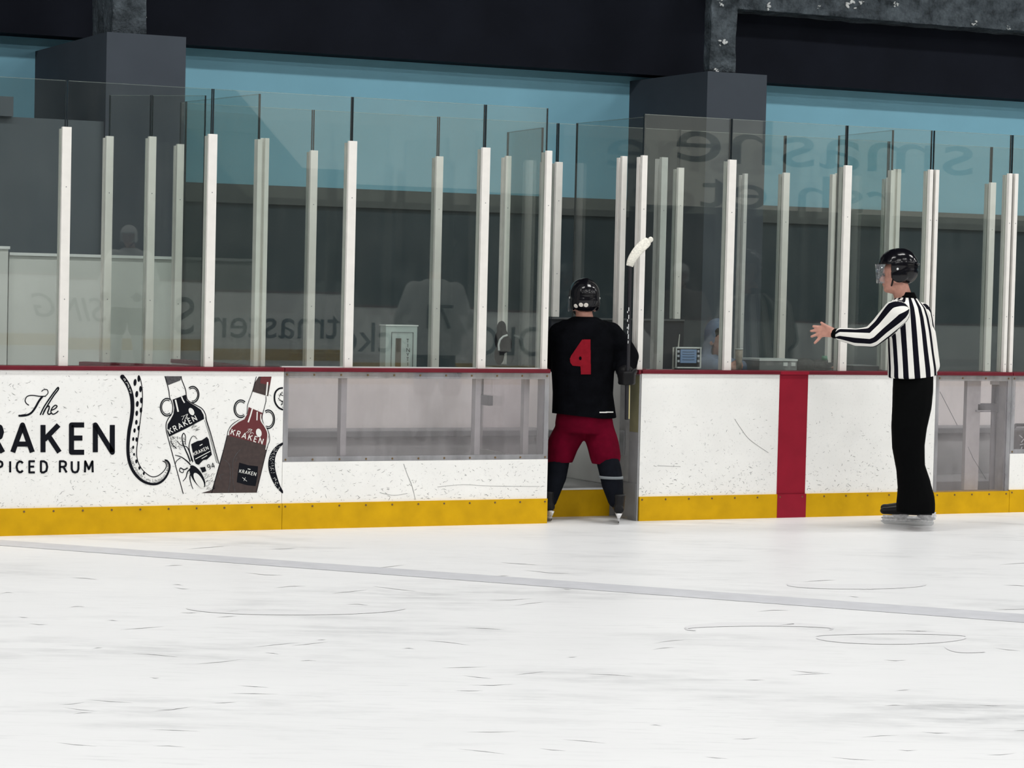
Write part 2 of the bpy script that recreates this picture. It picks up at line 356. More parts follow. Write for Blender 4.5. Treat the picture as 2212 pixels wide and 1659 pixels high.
# arcs scraped in the ice
k = Print(0); k.P = lambda p: gp(p[0], p[1], 0.002)
for c, rx, ry, a0, a1, w in (((1925,1376),165,11,.2,2.94,4),((1925,1376),165,11,3.34,6.08,4),((2190,1395),150,14,2.0,3.0,5),((1640,1357),160,9,2.6,6.6,4),((1850,1262),150,5,0,3.2,5),((640,1312),240,12,0.2,3.0,4)):
    k.line([(c[0]+rx*math.cos(a0+(a1-a0)*i/40), c[1]+ry*math.sin(a0+(a1-a0)*i/40)) for i in range(41)], lambda t, w=w: 1.8*w*(0.2+math.sin(math.pi*t)), joint=False)
for i in range(90):
    x = random.uniform(0, 2212); y = 1180+460*random.random()**0.8; L = random.uniform(20, 110); s_ = random.uniform(-.12, .12)
    k.line([(x, y), (x+L*.5, y+L*.5*s_+random.uniform(-2, 2)), (x+L, y+L*s_)], lambda t: 1.1*math.sin(math.pi*min(.95, max(.05, t))), joint=False)
M['scrape'] = mat('ice_scrape', (0.72, 0.725, 0.735), 0.5)
tag(k.build('ice_scratches', 'scrape'), 'grey skate scratches cut across the white ice', 'ice scratches', None, 'stuff')

BW = 6.0; ZB, ZT = 2.46, 3.67
struct('wall_back', (-14, BW, 0), (42, BW+.3, ZB), 'walldark', 'dark lower back wall')
o = struct('wall_back_blue', (-14, BW, ZB), (42, BW+.3, 5.2), 'wallblue', 'light blue upper back wall')
o = struct('trim_2', (-14, BW-.05, ZB-.17), (42, BW-.002, ZB-.003), 'walldark2', 'paler band along the top of the dark wall')
BP = .30; zbk = px(700, 115.6, BW-BP).z
o = struct('ceiling', (-14, BW-BP, zbk), (42, BW-.002, 8.6), 'bulk', 'black bulkhead above the blue wall'); o.name = 'trim_bulkhead'
struct('ceiling', (-14, -26, 9.2), (42, 7, 9.4), 'bulk', 'dark arena ceiling')
struct('wall_near', (-14, -26.3, 0), (42, -26, 9.2), 'neardark', 'dark arena wall behind the viewer')
k = MB(); _a, _b = px(480, 225, 25.9), px(660, 440, 25.9)
k.add([(_b.x, -25.9, 3.1), (42, -25.9, 3.1), (42, -25.9, 6.6), (_a.x-1, -25.9, 6.6), (_a.x, -25.9, 4.7), (_b.x, -25.98, 3.1), (42, -25.98, 3.1), (42, -25.98, 6.6), (_a.x-1, -25.98, 6.6), (_a.x, -25.98, 4.7)],
      [(4,3,2,1,0), (5,6,7,8,9)] + [(i, (i+1) % 5, 5+(i+1) % 5, 5+i) for i in range(5)])
tag(k.build('glow_panel_1', 'nearlight'), 'added glowing panel behind the lettering on the viewer side, brightening the glass reflections', 'structure', None, 'structure')  # invented bright band behind the camera, there to be mirrored in the panes
# columns, with the steel above them
def column(n, x0, x1, yf, zt, label):
    o = struct('pillar_%d' % n, (x0, yf, 0), (x1, BW, zt), 'column', label); o.name = 'trim_pillar_%d' % n
column(1, 5.70, 6.35, 3.88, 3.53, 'grey box pillar between the blue wall bays at left')
column(2, 11.52, 12.15, 4.52, 3.60, 'grey box pillar between the blue wall bays at right')
struct('wall_left', (-8, 3.92, 0), (5.70, 4.1, 2.83), 'wallgrey', 'grey wall left of the first pillar')
p = px(25, 210, 3.92); struct('wall_left_block', (-8, 3.86, 2.83), (p.x, 4.1, p.z), 'wallgrey', 'raised grey block on the left wall')
def sprayed(name, a, b, label, cat, seg):
    bm = bmesh.new(); bmesh.ops.create_cube(bm, size=1.0)
    bmesh.ops.subdivide_edges(bm, edges=bm.edges[:], cuts=seg, use_grid_fill=True)
    a, b = Vector(a), Vector(b); c = (a+b)/2; d = b-a
    for v in bm.verts:
        q = Vector((v.co.x*d.x, v.co.y*d.y, v.co.z*d.z)) + c
        n_ = noise.noise_vector(q*7)*0.010 + noise.noise_vector(q*23)*0.007
        v.co = q + n_
    me = bpy.data.meshes.new(name); bm.to_mesh(me); bm.free(); me.materials.append(M['spray'])
    me.polygons.foreach_set('use_smooth', [True]*len(me.polygons))
    o = bpy.data.objects.new(name, me); sc.collection.objects.link(o); tag(o, label, cat); return o
def chips(parent, pts):
    for x, y, Y, r in pts:
        k = MB(); c = px(x, y, Y)
        for _ in range(6):
            k.ell(c + Vector((random.uniform(-r, r)*1.1, 0, random.uniform(-r, r)*.9)), (r*random.uniform(.2, .65), 0.010, r*random.uniform(.12, .4)), Matrix.Rotation(random.uniform(-1, 1), 3, 'Y'), 6, 4)
        k.build('paint_chip', 'rimwhite', parent)
a0, a1, a2 = px(178, 40, 4.6), px(245, 40, 4.3), px(316, 40, 4.3)
s1 = sprayed('steel_column', (a1.x, 4.3, 3.545), (a2.x, 4.9, 5.4), 'rough dark sprayed steel column standing on the left grey pillar', 'column', 26)
b1, b2 = px(1536, 70, 4.6), px(1591, 70, 4.6)
s2 = sprayed('steel_column', (b1.x, 4.6, 3.612), (b2.x, 4.72, 5.4), 'rough dark sprayed steel column with pale chip standing on the right grey pillar', 'column', 26)
chips(s2, ((1563, 93, 4.57, .035), (1548, 152, 4.57, .03), (1555, 6, 4.57, .03)))
chips(s1, ((268, 22, 4.32, .016), (312, 38, 4.32, .016)))
c1 = px(1592, 22, 5.30); c1b = px(1900, 43, 5.30)
s3 = sprayed('steel_beam', (c1.x, 5.30, c1b.z), (20, 5.66, c1b.z+.42), 'rough dark sprayed steel beam running along the top behind right pillar', 'beam', 60)
chips(s3, ((1665, 15, 5.29, .04), (1840, 12, 5.29, .045), (1860, 5, 5.29, .03), (1935, 8, 5.29, .03), (2105, 50, 5.29, .025), (2178, 60, 5.29, .02), (1768, 16, 5.29, .02)))

# ------------------------------------------------------------------ dasher boards
T = 0.12; ZW = 1.03; ZC = 1.056; ZK = 0.17
screwmesh = None
def screw(x, z, y, parent):
    global screwmesh
    if screwmesh is None:
        k = MB(); k.tube((0, 0.003, 0), (0, -0.003, 0), 0.0075, 0.006, 8); screwmesh = k.build('screw', 'screw', parent); o = screwmesh
    else: o = screwmesh.copy(); sc.collection.objects.link(o); o.parent = parent
    o.location = (x, y, z)
def scuffs(x0, x1, z0, z1, n, parent, seed):
    rnd = random.Random(seed); k = MB()
    for i in range(n):
        x = rnd.uniform(x0+.02, x1-.02); z = z0+.01+(z1-z0-.03)*rnd.random()**1.5
        L = .004+.03*rnd.random()**2.2; a = rnd.uniform(-1, 1)*1.4+(math.pi if rnd.random() < .5 else 0); w = rnd.uniform(.0006, .0019)
        pts = [(x, z)]
        for _ in range(2):
            a += rnd.uniform(-.7, .7); pts.append((pts[-1][0]+L/2*math.cos(a), pts[-1][1]+L/2*math.sin(a)*.7))
        for (ax, az), (bx, bz), wa, wb in ((pts[0], pts[1], w*.4, w), (pts[1], pts[2], w, w*.3)):
            d = math.hypot(bx-ax, bz-az) or 1; nx, nz = -(bz-az)/d, (bx-ax)/d
            k.poly([(ax+nx*wa, -.0008, az+nz*wa), (bx+nx*wb, -.0008, bz+nz*wb), (bx-nx*wb, -.0008, bz-nz*wb), (ax-nx*wa, -.0008, az-nz*wa)])
    o = k.build('scuff_marks', 'scuff', parent); o['kind'] = 'stuff'; o['label'] = 'small dark puck and stick scuffs'
def X(x, y=900): return px(x, y, 0).x
def board(name, x0, x1, label, cat, zwin=None, cap=True):
    """one dasher section; zwin = (z0, z1) of a clear panel let into it"""
    t_ = thing(name, label, cat, 'dasher board sections')
    g = 0.0015; x0 += g; x1 -= g
    if zwin is None:
        box('panel', (x0, 0, ZK), (x1, T, ZW), 'board', t_)
    else:
        if zwin[0] > ZK+.02: box('panel', (x0, 0, ZK), (x1, T, zwin[0]), 'board', t_)
        fr = MB()
        fr.box((x0, .02, zwin[0]), (x0+.03, T, ZW)); fr.box((x1-.03, .02, zwin[0]), (x1, T, ZW))
        fr.box((x0+.03, .02, ZW-.03), (x1-.03, T, ZW)); fr.box((x0+.03, .02, zwin[0]), (x1-.03, T, zwin[0]+.025)); fr.build('frame', 'alu', t_)
        ln = MB(); e = .034
        ln.box((x0+e, .003, zwin[0]+e), (x1-e, .015, ZW-.042)); lo = ln.build('clear_panel', 'lexan', t_)
        rm = MB()
        rm.box((x0, .002, zwin[0]), (x0+e, .016, ZW)); rm.box((x1-e, .002, zwin[0]), (x1, .016, ZW))
        rm.box((x0+e, .002, ZW-.042), (x1-e, .016, ZW)); rm.box((x0+e, .002, zwin[0]), (x1-e, .016, zwin[0]+e)); rm.build('panel_rim', 'lexanrim', lo)
        n = max(3, int((x1-x0)/.19))
        for i in range(n+1):
            xx = x0+.02+(x1-x0-.04)*i/n
            screw(xx, ZW-.02, .001, lo); screw(xx, zwin[0]+.015, .001, lo)
    box('kick_plate', (x0, -.012, 0), (x1, T, ZK), 'kick', t_)
    n = max(2, int((x1-x0)/.185))
    for i in range(n+1): screw(x0+.02+(x1-x0-.04)*i/n, ZK-.02, -.013, t_)
    if cap: box('cap_rail', (x0, -.012, ZW), (x1, T+.03, ZC), 'cap', t_, bevel=.004)
    return t_
XA, XB, XC, XD, XE = X(-420), X(612), X(1186), X(1384), X(2020)
XF = X(2184); XG = X(3300)
b1 = board('dasher_board', XA, XB, 'white dasher board with black rum lettering and two bottles printed on it', 'rink board')
scuffs(XA, XB, ZK, ZW, 1150, b1, 1)
zwin = px(900, 995, 0).z
b2 = board('dasher_board', XB, XC, 'dasher board with a long clear panel above its white lower half', 'rink board', (zwin, ZW))
scuffs(XB, XC, ZK, zwin, 330, b2, 2)
box('glass_channel', (XB+.005, .055, ZC), (XC-.005, .095, ZC+.007), 'rimwhite', b2)
for xp in (746, 1036):
    q = X(xp); k = MB(); k.box((q-.02, .03, zwin+.025), (q+.02, .09, ZW-.03)); k.build('upright', 'alu', b2)
b3 = board('dasher_board', XD, XE, 'solid white dasher board with a wide red centre stripe', 'rink board')
scuffs(XD, XE, ZK, ZW*.75, 520, b3, 3); scuffs(XD, XE, ZK, ZK+.25, 230, b3, 4)
q0, q1 = X(1682), X(1743)
k = MB(); k.box((q0, -.003, ZK), (q1, .01, ZW)); k.box((q0, -.015, 0.0), (q1+.004, .01, ZK)); k.box((q0, -.014, ZW), (q1, .02, ZC-.004)); k.build('centre_stripe', 'stripe', b3)
# scrape curve on that board
k = Print(.0012); k.line(smooth_path([(1587, 905), (1600, 925), (1620, 950), (1660, 978)]), .9, joint=False); k.line([(1420, 1006), (1470, 1008)], .8); k.build('scrape_marking', 'scuff', b3)
k = Print(.0012); k.line(smooth_path([(872, 1002), (880, 1025), (890, 1050), (897, 1078)]), 1.0, joint=False); k.line(smooth_path([(945, 1052), (1000, 1047), (1060, 1050), (1165, 1051)]), .7, joint=False); k.line(smooth_path([(820, 1064), (850, 1070), (880, 1066)]), .8, joint=False); k.build('scrape_marking', 'scuff', b2)
b5 = board('dasher_board', XF, XG, 'dasher board with clear panel at the right edge beside the clear gate', 'rink board', (px(2200, 980, 0).z, ZW))
scuffs(XF, XG, ZK, px(2200, 980, 0).z, 60, b5, 5)
# closed gate on the right
gt = thing('gate', 'closed clear full height gate right of the referee', 'gate')
zg = px(2100, 1062, 0).z
x0, x1 = XE+.002, XF-.002
k = MB(); k.box((x0, .02, zg), (x0+.035, T, ZW)); k.box((x1-.04, .02, zg), (x1, T, ZW)); k.box((x0+.035, .02, ZW-.03), (x1-.04, T, ZW)); k.build('frame', 'alu', gt)
k = MB(); k.box((x0+.03, .003, zg), (x1-.034, .015, ZW-.04)); lx = k.build('clear_panel', 'lexan', gt)
k = MB(); k.box((x0, .002, zg), (x0+.03, .016, ZW)); k.box((x1-.034, .002, zg), (x1, .016, ZW)); k.box((x0+.03, .002, ZW-.04), (x1-.034, .016, ZW)); k.build('panel_rim', 'lexanrim', lx)
box('kick_plate', (x0, -.012, 0), (x1, T, zg), 'kick', gt)
for i in range(5): screw(x0+.03+(x1-x0-.06)*i/4, zg-.02, -.013, gt)
for i in range(4): screw(x0+.03+(x1-x0-.06)*i/3, ZW-.02, .001, lx)
box('cap_rail', (x0, -.012, ZW), (x1, T+.03, ZC), 'cap', gt, bevel=.004)
k = Print(-.001); k.line([(2030, 846), (2034, 853), (2068, 919)], 1.0); k.line([(2091, 965), (2102, 990), (2130, 1035)], .8); k.build('crack', 'dgrey', lx)
def pbox(name, ax, ay, bx, by, Y0, Y1, m, parent, bevel=0.0):
    p, q = px(ax, ay, Y0), px(bx, by, Y0); return box(name, (p.x, Y0, q.z), (q.x, Y1, p.z), m, parent, bevel)
pbox('latch_label', 2146, 822, 2164, 831, .10, .14, 'rimwhite', gt)
pbox('latch_rod', 2154, 831, 2157, 873, .10, .12, 'dgrey', gt)
lt = pbox('latch', 2112, 872, 2164, 890, .10, .16, 'dgrey', gt, .004); pbox('latch_bar', 2110, 886, 2140, 889, .085, .1, 'alu', lt)
pbox('stile', 2090, 822, 2112, 1058, .10, .14, 'lgrey', gt)
pbox('side_plate', 2146, 824, 2166, 1060, .14, .16, 'mgrey', gt)

# ------------------------------------------------------------------ printed advert on the first board (black / red / brown / white inks)
def z8(p): return (260+p[0]/5.925, 800+p[1]/5.925)
def z1(p): return (p[0]/3.456, 780+p[1]/3.456)
adv = Print(.0016)
for ch, x in (('K', -86), ('R', -27), ('A', 27.5), ('K', 93), ('E', 154.5), ('N', 206)): adv.text(ch, x, 977 - (.0 if x > 0 else -.5), 59, 11.0, squeeze={'A': .78, 'K': .75, 'R': .80, 'E': .80, 'N': .74}[ch])
for ch, x in zip('SPICED RUM', (-34, -7, 22, 35.5, 63.5, 88.5, 0, 129.5, 155, 183.5)): adv.text(ch, x, 1020.5, 24, 4.6, squeeze=.78 if ch in 'CDM' else .86)
adv.build('lettering', 'black', b1)
adv = Print(.0016, z1)
for pts, w in (([(216,330),(196,315),(188,292),(203,264),(240,256),(300,263),(343,262)], 6), ([(338,262),(358,240),(352,214),(326,214),(310,228)], 5),
               ([(318,262),(290,300),(262,350),(235,385),(205,402),(170,408),(140,408)], 12), ([(140,408),(185,400),(215,404)], 7),
               ([(300,402),(330,340),(385,258),(425,205),(436,198),(434,215),(400,260),(350,340),(318,402)], 8), ([(326,380),(348,345),(366,336),(366,356),(356,385),(366,398),(382,388)], 8),
               ([(384,368),(410,356),(426,338),(412,330),(390,350),(380,378),(394,396),(415,390),(436,372)], 7)):
    adv.line(smooth_path(pts, 5), w*1.25)
adv.build('script_lettering', 'black', b1)
# tentacle
adv = Print(.0016, z8, 611.5)
outer = smooth_path([(20,75),(75,150),(120,240),(148,350),(155,480),(142,620),(112,780),(98,950),(103,1100),(134,1225),(192,1330),(288,1418),(400,1455),(495,1442),(572,1380),(622,1285),(632,1215),(606,1162),(570,1145)], 6)
adv.line(outer, lambda t: 42*(1-t)**.9+16)
inner = smooth_path([(245,75),(270,170),(283,300),(280,430),(265,560),(250,680),(235,800),(218,930),(208,1050),(220,1150),(260,1240),(320,1310),(400,1360),(480,1350),(555,1290),(590,1225),(575,1180),(540,1160)], 6)
adv.line(inner, 11)
for i, (x, y) in enumerate(((188,155),(210,305),(217,430),(210,550),(205,665),(182,770),(165,880),(165,985),(175,1075))): adv.disc((x, y), 20-i, 46-3.4*i, .08)
for i, (x, y) in enumerate(((236,105),(258,240),(268,385),(264,510),(234,740),(208,885),(205,1165),(245,1250),(300,1320))): adv.disc((x, y), 18-i*.6, 44-3*i, .0)
rnd = random.Random(3)
for i in range(150):
    j = rnd.randint(45, len(outer)-4); ox, oy = outer[j]; jj = min(len(inner)-1, int(j*len(inner)/len(outer))); ix, iy = inner[jj]
    f = rnd.uniform(.08, .42); cx, cy = ox+(ix-ox)*f, oy+(iy-oy)*f; dx, dy = ix-ox, iy-oy; d = math.hypot(dx, dy) or 1
    adv.line([(cx, cy), (cx+dx/d*16, cy+dy/d*16)], 5, joint=False)
adv.build('tentacle_marking', 'black', b1); adv = Print(.0016, z8, 611.5)
adv.line(smooth_path([(2085,225),(2030,235),(1985,280),(1972,350),(1985,420),(2030,480),(2085,505)], 5), 22)
for i in range(26):
    a = rnd.uniform(1.6, 4.7); c = (2085+92*math.cos(a)*rnd.uniform(.3, .9), 365+115*math.sin(a)*rnd.uniform(.2, .95)); adv.line([c, (c[0]+rnd.uniform(8, 26), c[1]+rnd.uniform(-18, 18))], 8, joint=False)
adv.build('tentacle_marking', 'black', b1); adv = Print(.0016, z8, 611.5)
cr = smooth_path([(2085,930),(2010,990),(1955,1080),(1935,1180),(1945,1290),(1985,1410),(2030,1500),(2085,1570)], 5)
adv.line(cr, lambda t: 20+66*math.sin(math.pi*t)); adv.build('tentacle_marking', 'black', b1)
adv = Print(.0022, z8, 611.5)
for i in range(70):
    j = rnd.randint(4, len(cr)-5); adv.disc((cr[j][0]+rnd.uniform(-26, 26), cr[j][1]+rnd.uniform(-14, 14)), 5, 3.2, n=7)
for i in range(26): adv.disc((outer[3+i//2][0]+rnd.uniform(-10, 10), outer[3+i//2][1]+rnd.uniform(-10, 10)), 6, 4, n=6)
adv.build('tentacle_highlight', 'white', b1)
# bottles
adv = Print(.0014, z8)
adv.fill([(570,75),(780,75),(770,128),(612,190)]); g_ = adv.build('bottle_cap_marking', 'inkgrey', b1)
adv = Print(.0016, z8)
L1 = smooth_path([(570,75),(600,180),(620,260),(632,350),(656,400),(672,480),(655,560),(612,620),(586,690),(590,780),(620,900)], 5)+[(805,1580)]
R1 = smooth_path([(780,75),(786,120),(835,250),(845,330),(872,390),(960,440),(1045,490),(1088,560),(1103,640)], 5)+[(1155,800),(1262,1195)]
adv.line(L1, 11); adv.line(R1, 11); adv.line([(1078,640),(1130,800),(1232,1185)], 5); adv.line([(1085,600),(1142,800),(1246,1190)], 4)
adv.fill([(668,375),(750,345),(835,312),(852,385),(900,420),(960,455),(1030,505),(1065,570),(1072,622),(840,745),(622,850),(600,780),(606,690),(640,635),(680,560),(690,480)])
adv.fill([(905,945),(985,905),(1040,895),(1108,850),(1130,880),(1172,1080),(1110,1140),(1060,1150),(1000,1210),(965,1195),(945,1150)])
adv.build('bottle_marking', 'black', b1)
adv = Print(.0016, z8)
for cx, cy, rx, ry, s0, s1 in ((597,472,84,112,.95,5.2),(925,310,80,104,-2.2,1.75)):
    for k_, w in ((1, 15), (.80, 11)): adv.line([(cx+rx*k_*math.cos(s0+(s1-s0)*i/30), cy+ry*k_*math.sin(s0+(s1-s0)*i/30)) for i in range(31)], w)
for cx, cy, rx, ry, s0, s1 in ((1542,492,86,112,.95,5.4),(1893,626,80,118,-2.1,2.0)):
    for k_, w in ((1, 15), (.80, 11)): adv.line([(cx+rx*k_*math.cos(s0+(s1-s0)*i/30), cy+ry*k_*math.sin(s0+(s1-s0)*i/30)) for i in range(31)], w)
adv.build('bottle_ring_marking', 'black', b1)
adv = Print(.0018, z8)   # octopus
ang = math.atan2(300, 150)
adv.disc((985, 1360), 165, 68, ang-.08, 24)
for pts, w in (([(905,1200),(870,1100),(830,1010),(800,930),(790,850),(810,805),(835,850),(830,950)], 16), ([(900,1210),(850,1160),(780,1110),(700,1085)], 16),
               ([(890,1230),(820,1270),(770,1250),(760,1290),(800,1310),(810,1280)], 14), ([(900,1260),(860,1300),(840,1370),(800,1420)], 15),
               ([(920,1290),(890,1360),(905,1450),(930,1520)], 14), ([(920,1180),(890,1060),(850,980),(780,960),(720,900)], 13),
               ([(930,1170),(880,1000),(900,880),(940,840),(985,880)], 11), ([(720,1000),(660,940),(650,880)], 10), ([(770,1120),(720,1160),(700,1210)], 10)):
    adv.line(smooth_path(pts, 5), lambda t, w=w: w*(1.15-.6*t))
for i in range(60): 
    x = rnd.uniform(640, 830); y = rnd.uniform(850, 1010); a = rnd.uniform(0, 6.3); adv.line([(x, y), (x+22*math.cos(a), y+22*math.sin(a))], 4, joint=False)
for i in range(34): 
    x = rnd.uniform(1060, 1190); y = rnd.uniform(1330, 1540); adv.line([(x, y), (x+26, y-16)], 4, joint=False)
for i in range(16):
    x = rnd.uniform(905, 1000); y = 700+rnd.uniform(0, 80); adv.line([(x, y), (x+26, y-13)], 4, joint=False)
adv.fill([(1020,1245),(1085,1235),(1100,1290),(1050,1310)]); adv.text('94', 1128, 1272, 62, 9, ang=-.35)
adv.build('octopus_marking', 'black', b1)
adv = Print(.0024, z8)
adv.line([(705,375),(722,450),(740,530)], 20); adv.line([(782,335),(800,380),(822,415)], 16); adv.disc((910, 528), 32, 52, -.5)
adv.text('KRAKEN', 638, 812, 66, 11, 29, -.475, .80)
adv.text('KRAKEN', 945, 1092, 42, 6.5, 13, -.42, .72); adv.line([(960,1135),(1150,1035)], 9); adv.line([(1040,1130),(1110,1090)], 8); adv.line([(1015,965),(1050,945)], 10)
adv.line(smooth_path([(780,590),(820,580),(850,560)]), 4); adv.line([(818,582),(790,640)], 5); adv.line(smooth_path([(820,645),(852,570),(862,565),(840,620),(862,600),(858,630)]), 4)
adv.disc((1005, 1410), 112, 44, ang-.08, 20); adv.disc((875, 1235), 26, 18, ang); adv.disc((905, 1180), 14, 22, .2)
adv.build('bottle_white_marking', 'white', b1)
adv = Print(.0012, z8)
adv.fill([(1370,830),(1400,830),(1865,960),(1880,980),(1742,1565),(1035,1572),(1172,1530)]); adv.build('bottle_body_marking', 'inkbrown', b1); adv = Print(.0012, z8)
adv.fill([(1770,80),(1935,80),(1892,332),(1690,272),(1720,160)]); adv.build('bottle_neck_marking', 'inkbrown', b1)
adv = Print(.0018, z8)
adv.fill([(1642,470),(1820,545),(1805,650),(1855,715),(1890,790),(1900,850),(1868,962),(1395,838),(1395,780),(1430,725),(1510,665),(1590,625),(1625,560)]); adv.build('bottle_shoulder_marking', 'inkred', b1); adv = Print(.0018, z8)
adv.fill([(1800,82),(1932,82),(1915,190),(1790,165)]); adv.build('bottle_neck_marking', 'inkred', b1)
adv = Print(.002, z8)
adv.line(smooth_path([(1740,80),(1690,272),(1630,440),(1622,540),(1590,605),(1500,645),(1420,705),(1378,780),(1368,830),(1300,1100),(1168,1572)], 4), 8)
adv.line(smooth_path([(1862,330),(1862,400),(1832,520),(1815,600),(1835,690),(1885,760),(1910,850),(1905,920),(1875,1010),(1742,1565)], 4), 8)
adv.build('bottle_outline_marking', 'black', b1); adv = Print(.002, z8)
adv.fill([(1522,1180),(1640,1215),(1762,1228),(1755,1360),(1730,1482),(1620,1470),(1490,1432),(1505,1300)]); adv.build('bottle_label_marking', 'black', b1)
adv = Print(.0026, z8)
adv.line([(1690,490),(1665,580),(1636,665)], 18); adv.line([(1752,530),(1748,640)], 14, joint=False); adv.line([(1885,150),(1868,320)], 18)
adv.line(smooth_path([(1615,560),(1590,600),(1510,650),(1430,712),(1392,770),(1378,830)], 4), 12); adv.line(smooth_path([(1800,560),(1800,640),(1850,720),(1885,800),(1880,900),(1862,1015)], 4), 13)
adv.disc((1772, 800), 36, 56, -.2); adv.text('KRAKEN', 1412, 818, 68, 11, 34, .30, .80)
adv.line(smooth_path([(1630,755),(1660,750),(1690,760)]), 4); adv.line([(1660,752),(1610,800)], 5); adv.line(smooth_path([(1630,805),(1680,760),(1660,810),(1690,795),(1705,815)]), 4)
adv.text('KRAKEN', 1522, 1308, 42, 6.5, 15, .2, .72); adv.line([(1560,1370),(1620,1420)], 5); adv.line([(1600,1370),(1580,1415)], 5); adv.line([(1630,1260),(1665,1268)], 9)
adv.build('bottle_white_marking', 'white', b1)
adv = Print(.0022, z8)
for pts in ([(1290,1130),(1360,1165),(1400,1230),(1405,1400),(1380,1560)], [(1540,1010),(1480,1080),(1440,1180),(1440,1400),(1470,1560)], [(1320,1330),(1270,1350),(1290,1400)], [(1490,1120),(1470,1180)]): adv.line(smooth_path(pts), 6)
adv.build('bottle_faint_marking', 'inkgrey', b1)

# ------------------------------------------------------------------ glass posts and panes
PZ = 2.548; GZ = 2.8375
boltmesh = None
def bolt(parent, z):
    global boltmesh
    if boltmesh is None:
        k = MB(); k.tube((0, .002, 0), (0, -.0015, 0), .0042, .0035, 8); o = boltmesh = k.build('bolt', 'mgrey', parent)
    else: o = boltmesh.copy(); sc.collection.objects.link(o); o.parent = parent
    o.location = (0, 0, z)
def post(x, Y0, label, z0=ZC, z1=PZ, w=.058, mt='post', group='white glass posts', dep=.085, name='glass_post', rz=0.0):
    t_ = thing(name, label, 'glass post', group)
    t_.location = (x, Y0, z0); t_.rotation_euler = (0, 0, rz)
    h = z1-z0; k = MB(); k.box((-w/2, 0, 0), (w/2, dep*.36, h)); k.box((-.003, dep*.36, 0), (.003, dep*.62, h)); k.build('front_cover', mt, t_, bevel=.002)
    box('back_cover', (-w/2, dep*.62, 0), (w/2, dep, h-.01), mt, t_, bevel=.002)
    for f in (.04, .28, .75): bolt(t_, h*f)
    return t_
def pane(a, b, z0, z1, label, m='glass', tilt=0.0, th=.013, edges='edge', group='glass panes'):
    a, b = Vector((a[0], a[1], 0)), Vector((b[0], b[1], 0)); d = b-a; L = d.length-.008
    t_ = thing('rink_shield', label, 'glass pane', group); t_.location = (*(a + d.normalized()*.004).xy, z0)
    t_.rotation_euler = (math.radians(tilt), 0, math.atan2(d.y, d.x))
    h = z1-z0; ew = .0055
    k = MB(); k.box((ew, -th/2, 0), (L-ew, th/2, h-.004)); k.build('pane', m, t_)
    k = MB(); k.box((0, -th/2-.0005, 0), (ew, th/2+.0005, h)); k.build('side_edge', edges, t_)
    k = MB(); k.box((L-ew, -th/2-.0005, 0), (L, th/2+.0005, h)); k.build('side_edge', edges, t_)
    k = MB(); k.box((ew, -th/2, h-.004), (L-ew, th/2, h)); k.build('top_edge', 'edgetop', t_)
    return t_
FY = .03; GY = FY+.085*.49
def PX(x, y=600, Y=FY): return px(x, y, Y).x
front = [(-172, 'white glass post left of the frame edge on the ad board'), (140, 'white glass post above the script lettering of the ad board'), (455, 'white glass post above the right ad bottle'),
         (757, 'white glass post just right of the first dark upright'), (1045, 'white glass post left of the open gateway post')]
fx = []
for x, lb in front: fx.append(PX(x)); post(fx[-1], FY, lb)
plab = ['far left glass pane, before the white partition', 'glass pane over the lettered board, in front of the white partition', 'glass pane above the two printed bottles and the clear panel corner',
        'glass pane with the grey cabinet standing behind it', 'narrow glass pane left of the player with black glove behind it']
tilts = [.76, .68, .49, .22, .17]
xg = PX(1181)
post(xg, FY, 'white glass post at the open gateway beside the player', w=.042)
allx = fx+[xg]
pane((PX(-480), GY), (allx[0], GY), ZC, GZ, 'glass pane beyond the left frame edge', tilt=.76)
for i in range(5): pane((allx[i], GY), (allx[i+1], GY), ZC, GZ, plab[i], tilt=tilts[i])
xr = [PX(1387), PX(1577), PX(1827), PX(2009)]
post(xr[0], FY, 'white glass post right of the gateway, beside the taped stick blade', w=.042)
post(xr[1], FY, 'white glass post in front of the hooded person')
post(xr[2], FY, 'white glass post behind the referee forearm')
post(PX(2006), FY, 'slim white glass post left of the pair behind the referee back', w=.03); post(PX(2019), FY, 'slim white glass post right of the pair behind the referee back', w=.03)
post(PX(2177), FY, 'slim white glass post, left one of the pair at the clear gate hinge', w=.03); post(PX(2190), FY, 'slim white glass post, right one of the pair at the clear gate hinge', w=.03)
pane((xr[0], GY), (xr[1], GY), ZC, GZ, 'glass pane with the control console behind it', edges='edge', tilt=.05)
pane((xr[1], GY), (xr[2], GY), ZC, GZ, 'glass pane above the red centre stripe', tilt=.04)
pane((xr[2], GY), (PX(2012), GY), ZC, GZ, 'glass pane directly behind the referee', tilt=.02)
pane((PX(2014), GY), (PX(2183), GY), ZC, GZ, 'glass pane standing on the clear gate', tilt=.03)
pane((PX(2184), GY), (PX(3300), GY), ZC, GZ, 'glass pane at the right frame edge', tilt=.02)

